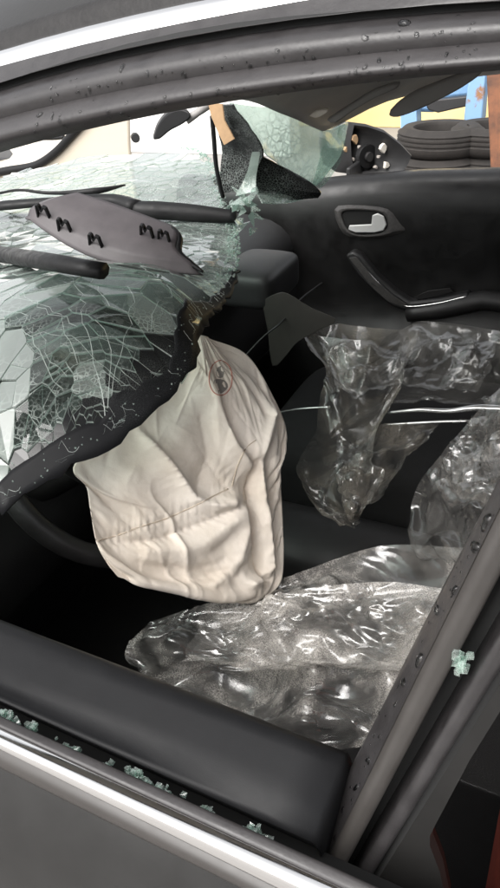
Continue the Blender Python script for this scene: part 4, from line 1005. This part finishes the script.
# ================================================================== glass crumbs and rain
CRUMB_GROUP = 'broken window crumbs in the driver door'
crumbs = [((6, 716), 16, .010, 'few green glass crumbs at the front end of the door sill gap'), ((29, 727), 9, .006, 'small pale green glass crumb in the door sill gap, second along'),
          ((70, 750), 30, .015, 'long jagged strip of green broken glass lodged in the sill gap'), ((106, 767), 8, .005, 'tiny lone glass crumb between two larger strips in the sill gap'),
          ((138, 777), 20, .010, 'stubby clump of green broken glass standing in the sill gap'), ((158, 790), 34, .018, 'longest strip of green broken glass in the door sill gap'),
          ((203, 811), 14, .007, 'square green glass crumb in the sill gap past the longest strip'), ((248, 829), 12, .006, 'dim green glass crumb deep in the sill gap'),
          ((266, 842), 18, .008, 'green glass crumb in the sill gap beside the door frame foot')]
for q, n_, ln_, lab in crumbs:
    c = P(q[0], q[1], y=-.0535); V = []; Fc = []; mi_ = []
    dv = T4(.0)-T4(-1.0); dv /= np.linalg.norm(dv)
    for _ in range(int(n_*1.4)):
        p = c+dv*float(np.clip(rng.normal(0, .45), -1, 1))*ln_+np.array([0, rng.uniform(-.003, .003), rng.uniform(-.007, .003)]); o_ = len(V); r_ = rng.uniform(.0009, .0024)
        pts = rng.normal(0, 1, (8, 3)); base = np.array([(x, y, z_) for x in (-1, 1) for y in (-1, 1) for z_ in (-1, 1)], float)*.75+pts*.22
        V.extend(p+base*r_); Fc.extend([tuple(o_+i for i in f) for f in [(0, 1, 3, 2), (4, 6, 7, 5), (0, 4, 5, 1), (2, 3, 7, 6), (0, 2, 6, 4), (1, 5, 7, 3)]])
    o = mesh_obj('glass_crumb_clump', V, Fc, M['crumb'], None, smooth=False); tag(o, lab, 'broken glass', CRUMB_GROUP)
h = S2(1.08)*.45+S3(1.08)*.55+np.array([0, .0, 0]); pc = P(460, 662, y=h[1]+.004); V = []; Fc = []
for _ in range(12):
    p = pc+rng.normal(0, 1, 3)*[.002, .0015, .0045]; o_ = len(V); r_ = rng.uniform(.0016, .0032)
    base = np.array([(x, y, z_) for x in (-1, 1) for y in (-1, 1) for z_ in (-1, 1)], float)*.75+rng.normal(0, .22, (8, 3))
    V.extend(p+base*r_); Fc.extend([tuple(o_+i for i in f) for f in [(0, 1, 3, 2), (4, 6, 7, 5), (0, 4, 5, 1), (2, 3, 7, 6), (0, 2, 6, 4), (1, 5, 7, 3)]])
tag(mesh_obj('glass_crumb_clump', V, Fc, M['crumb'], None, smooth=False), 'green glass crumb caught in the gap behind the door frame bead', 'broken glass', CRUMB_GROUP)

def droplets(target, spots, parent):
    t_ = bvh(target); V = []; Fc = []
    for (px, py), r_, st_ in spots:
        h, nn = hit(t_, px, py)
        if h is None: continue
        a = np.cross(nn, [0, 0, 1.0]); a /= np.linalg.norm(a)+1e-9; b = np.cross(nn, a); o_ = len(V); ph = rng.uniform(0, 6.28)
        for k_, (rr, hh) in enumerate([(1.0, -.1), (.92, .25), (.62, .52)]):
            for u_ in np.linspace(0, 2*math.pi, 9, endpoint=False):
                wob = 1+.28*math.sin(2*u_+ph)+.12*math.sin(3*u_+ph*2)
                V.append(h+r_*rr*wob*(math.cos(u_)*a+st_*math.sin(u_)*b)+nn*r_*hh)
        V.append(h+nn*r_*.6)
        for k_ in range(2): Fc += [(o_+k_*9+i, o_+k_*9+(i+1) % 9, o_+(k_+1)*9+(i+1) % 9, o_+(k_+1)*9+i) for i in range(9)]
        Fc += [(o_+18+i, o_+18+(i+1) % 9, o_+27) for i in range(9)]
    if V:
        o = mesh_obj('rain_droplets', V, Fc, M['water'], parent); o['kind'] = 'stuff'
rs = [((404, 570-0), .0024, 1.2)]
def along(lst, k_):
    out = []
    for _ in range(k_):
        (x0, y0), (x1, y1), wd = lst; t_ = rng.uniform(0, 1); out.append(((x0+(x1-x0)*t_+rng.normal(0, wd), y0+(y1-y0)*t_+rng.normal(0, wd)), float(rng.choice([.0003, .0005, .0007, .0010])), rng.uniform(.8, 1.8)))
    return out
droplets(pil1, [((420, 660), .0034, 1.1), ((404, 683), .0026, 1.2), ((437, 610), .0024, 1), ((438, 638), .0018, 1), ((476, 547), .0038, 1.1), ((487, 522), .0034, 1.3), ((455, 590), .0022, 1.2), ((395, 705), .0016, 1), ((368, 760), .002, 1.3), ((380, 713), .0014, 1.2), ((356, 788), .0018, 2), ((343, 810), .0016, 1.4), ((335, 838), .0012, 2), ((352, 800), .001, 1)]+along(((325, 845), (490, 510), 6), 80), door)
droplets(rail2, [((122, 68), .0016, 1.6), ((404, 24), .0026, 1), ((365, 38), .0016, 1)]+along(((20, 95), (480, 30), 6), 60), door)
droplets(rail3, [((108, 92), .0032, .8), ((118, 90), .0022, 1), ((92, 95), .0018, 1), ((40, 115), .0018, 1), ((400, 50), .0014, 1)]+along(((20, 128), (480, 55), 5), 90), door)

# ================================================================== beyond the car
# tyres in stacks
def tyre_mesh(R=.29, Wd=.165):
    rows = []
    prof = [(R*.60, .02), (R*.64, .0), (R*.85, -.006), (R*.95, .02), (R*.99, .045), (R, .06), (R*.975, .066), (R*.975, .074), (R, .08), (R, .092), (R*.975, .096), (R*.975, .104), (R, .108), (R, .12), (R*.975, .126), (R*.975, .134), (R*.995, .138), (R*.985, .143), (R*.95, Wd-.02), (R*.85, Wd+.006), (R*.64, Wd), (R*.60, Wd-.02), (R*.66, Wd*.5)]
    for a in np.linspace(0, 2*math.pi, 40, endpoint=False): rows.append([(r_*math.cos(a), r_*math.sin(a), z_) for r_, z_ in prof])
    k_ = len(prof); V = np.array(rows).reshape(-1, 3)
    Fc = [(i*k_+j, ((i+1) % 40)*k_+j, ((i+1) % 40)*k_+(j+1) % k_, i*k_+(j+1) % k_) for i in range(40) for j in range(k_)]
    return V, Fc
M['tyre'] = mat('old_tyre', (.022, .019, .017), .85, var=.6, vscale=12, bump=.3, bscale=80)
TV, TF = tyre_mesh()
proto = fixn(mesh_obj('tyre', TV, TF, M['tyre'], None, sharp=50)); first = True
base1 = P(437, 150, y=5.0); base2 = P(492, 150, y=5.1); base3 = P(432, 175, y=4.3); base4 = P(485, 175, y=4.35)
stacks = [(base1[:2], 3, 'old black tyre in the stack below the blue skip, {} of three'), (base2[:2], 3, 'old black tyre in the stack beside the rusty post, {} of three'),
          (base3[:2], 1, 'old black tyre lying under the orange cable near the mirror'), (base4[:2], 1, 'old black tyre lying at the foot of the rusty post')]
word = ['lowest', 'middle one', 'topmost']
for (bx_, by_), cnt, lab in stacks:
    for k_ in range(cnt):
        o = proto if first else proto.copy()
        if not first: COL.objects.link(o)
        first = False
        o.location = (bx_+rng.normal(0, .012)*(k_ > 0), by_+rng.normal(0, .012)*(k_ > 0), 0.0826+k_*.1775); o.rotation_euler = (0, 0, rng.uniform(0, 6))
        tag(o, lab.format(word[k_]), 'tyre', 'old tyres stacked in the yard')
# blue skip on legs
M['blue'] = mat('faded_blue_paint', (.17, .31, .50), .5, var=.35, vscale=8, rvar=.15)
def rusty(name, base, rust, sc_, lo, hi):
    m = mat(name, base, .6); N, L = m.node_tree.nodes, m.node_tree.links; b = N['Principled BSDF']
    tc = N.new('ShaderNodeTexCoord'); n_ = N.new('ShaderNodeTexNoise'); n_.inputs['Scale'].default_value = sc_; n_.inputs['Detail'].default_value = 7; n_.inputs['Roughness'].default_value = .65
    r_ = N.new('ShaderNodeValToRGB'); r_.color_ramp.elements[0].position = lo; r_.color_ramp.elements[0].color = (*base, 1); r_.color_ramp.elements[1].position = hi; r_.color_ramp.elements[1].color = (*rust, 1)
    L.new(tc.outputs['Object'], n_.inputs['Vector']); L.new(n_.outputs['Fac'], r_.inputs['Fac']); L.new(r_.outputs['Color'], b.inputs['Base Color']); return m
M['blue_rust'] = rusty('rusting_blue_paint', (.20, .34, .52), (.26, .13, .06), 7, .54, .62)
M['rust'] = rusty('rusty_steel', (.22, .09, .045), (.09, .045, .03), 12, .4, .65)
sk = empty('blue_skip', P(445, 110, y=6.0)*[1, 1, 0]); tag(sk, 'faded blue rusting steel skip standing behind the tyres', 'skip')
def seg_plate(name, pts, y, dy, m_, par, bev=.01): return plate(name, [P(*q, y=y) for q in pts], (0, dy, 0), m_, par, bev=bev)
seg_plate('skip_body', [(398, 112), (406, 92), (425, 78), (470, 40), (560, 30), (560, 88), (478, 96), (440, 100), (436, 113)], 5.9, 1.4, M['blue'], sk, .03)
seg_plate('skip_underside', [(424, 101), (478, 95), (478, 104), (438, 113), (428, 110)], 5.8, .10, M['trim_dust'], sk, .01)
seg_plate('skip_leg', [(470, 70), (486, 66), (482, 120), (478, 130), (463, 128), (466, 100)], 5.6, .18, M['blue_rust'], sk, .01)
seg_plate('skip_leg', [(400, 108), (416, 104), (420, 185), (402, 190)], 5.75, .16, M['blue_rust'], sk, .01)
seg_plate('skip_leg', [(540, 80), (556, 80), (556, 190), (540, 190)], 5.75, .16, M['blue_rust'], sk, .01)
b0, b1 = P(486, 60, y=3.3), P(491, 178, y=3.3); top = b0+(b0-b1)*1.2; bot = b1+(b1-b0)/(b1[2]-b0[2])*(0-b1[2])
ptop, pbot = top, np.array([bot[0], bot[1], 0.0])
po_ = plate('rusty_post', [pbot, pbot+[.09, 0, 0], pbot+[.09, .09, 0], pbot+[0, .09, 0]], ptop-pbot, M['rust'], None, bev=.006)
tag(po_, 'upright rusty brown steel post outside the passenger window', 'post')
cz = .325
cb = tube('orange_cable', [P(405, 190, z=.02), P(420, 181, z=.20), P(432, 177, z=cz), P(446, 173, z=cz), P(470, 171, z=cz), P(492, 170, z=cz), P(530, 176, z=.25), P(560, 186, z=.02)], .011, mat('orange_cable_rubber', (.62, .22, .07), .6), None, seg=8, n=60)
tag(cb, 'orange cable lying across the front tyres outside the passenger window', 'cable')
# yard walls
M['yellow'] = mat('yellow_wall_paint', (.80, .62, .30), .85, var=.15, vscale=3, bump=.2, bscale=40)
M['white'] = mat('white_wall_paint', (.82, .81, .78), .8, var=.06, vscale=2, bump=.2, bscale=40)
yw = box('yellow_wall', (-3.9, 8.0, 0), (9, 8.25, 2.2), M['yellow'], None, .01); tag(yw, 'plain yellow painted wall behind the blue skip and tyres', 'wall')
wh_ = box('white_wall', (-16, 6.4, 0), (-2.75, 6.65, 2.0), M['white'], None, .01); tag(wh_, 'plain white painted wall beyond the broken windscreen', 'wall')
# cream vehicle parked ahead
cv = empty('cream_van', P(90, 150, y=3.2)*[1, 1, 0]); tag(cv, 'cream vehicle parked beyond the broken windscreen with a curved black window seal', 'van')
M['cream'] = mat('cream_paint', (.52, .46, .37), .35, coat=.4, var=.08, vscale=5)
yb = 3.0
crv = catmull([(-60, 186), (0, 172), (30, 167), (44, 161), (58, 150), (70, 137), (82, 124), (100, 104)], 26)
bodyp = [P(*q, y=yb) for q in crv]+[P(*q, y=yb) for q in [(126, 92), (130, 112), (131, 150)]]
low = P(131, 150, y=yb)*[1, 1, 0]+[0, 0, .35]; low2 = P(-60, 186, y=yb)*[1, 1, 0]+[0, 0, .35]
plate('van_body', bodyp+[low, low2], (-1.25, 1.7, 0), M['cream'], cv, bev=.02)
tube('window_seal', [P(q[0], q[1], y=yb-.012) for q in crv], .022, M['wiper'], cv, seg=8, n=60)
plate('van_dash', [P(*q, y=yb+.3) for q in [(-60, 160), (0, 158), (46, 162), (40, 170), (0, 176), (-60, 190)]], (0, .5, 0), M['trim_dust'], cv, bev=.01)
tube('van_wiper', [P(40, 138, y=yb+.1), P(55, 138, y=yb+.1), P(64, 137, y=yb+.1)], .012, M['wiper'], cv, seg=6)
disc('bumper_stop', P(135, 137, y=yb), (.022), .04, M['trim_dust'], cv, nrm=(.6, -.8, 0))
for xo in (.25, -1.1):
    c_ = np.array([low[0]-.5+xo*.6-.1, yb+.02, .30]); pts = [c_+np.array([.30*math.cos(a), 0, .30*math.sin(a)]) for a in np.linspace(0, 2*math.pi, 24, endpoint=False)]
    plate('van_wheel', pts, (0, .2, 0), M['tyre'], cv, bev=.02)
# red bundle added behind the rear door glass in place of a red reflection
rb = cushion('red_cloth_bundle', P(480, 930, y=.06)*[1, 0, 0]+[0, .05, .62], P(540, 880, y=.10)*[1, 0, 0]+[.12, .26, .84], M['red'], None, n=10)
tag(rb, 'reddish brown cloth bundle behind the dark rear door window', 'cloth bundle')
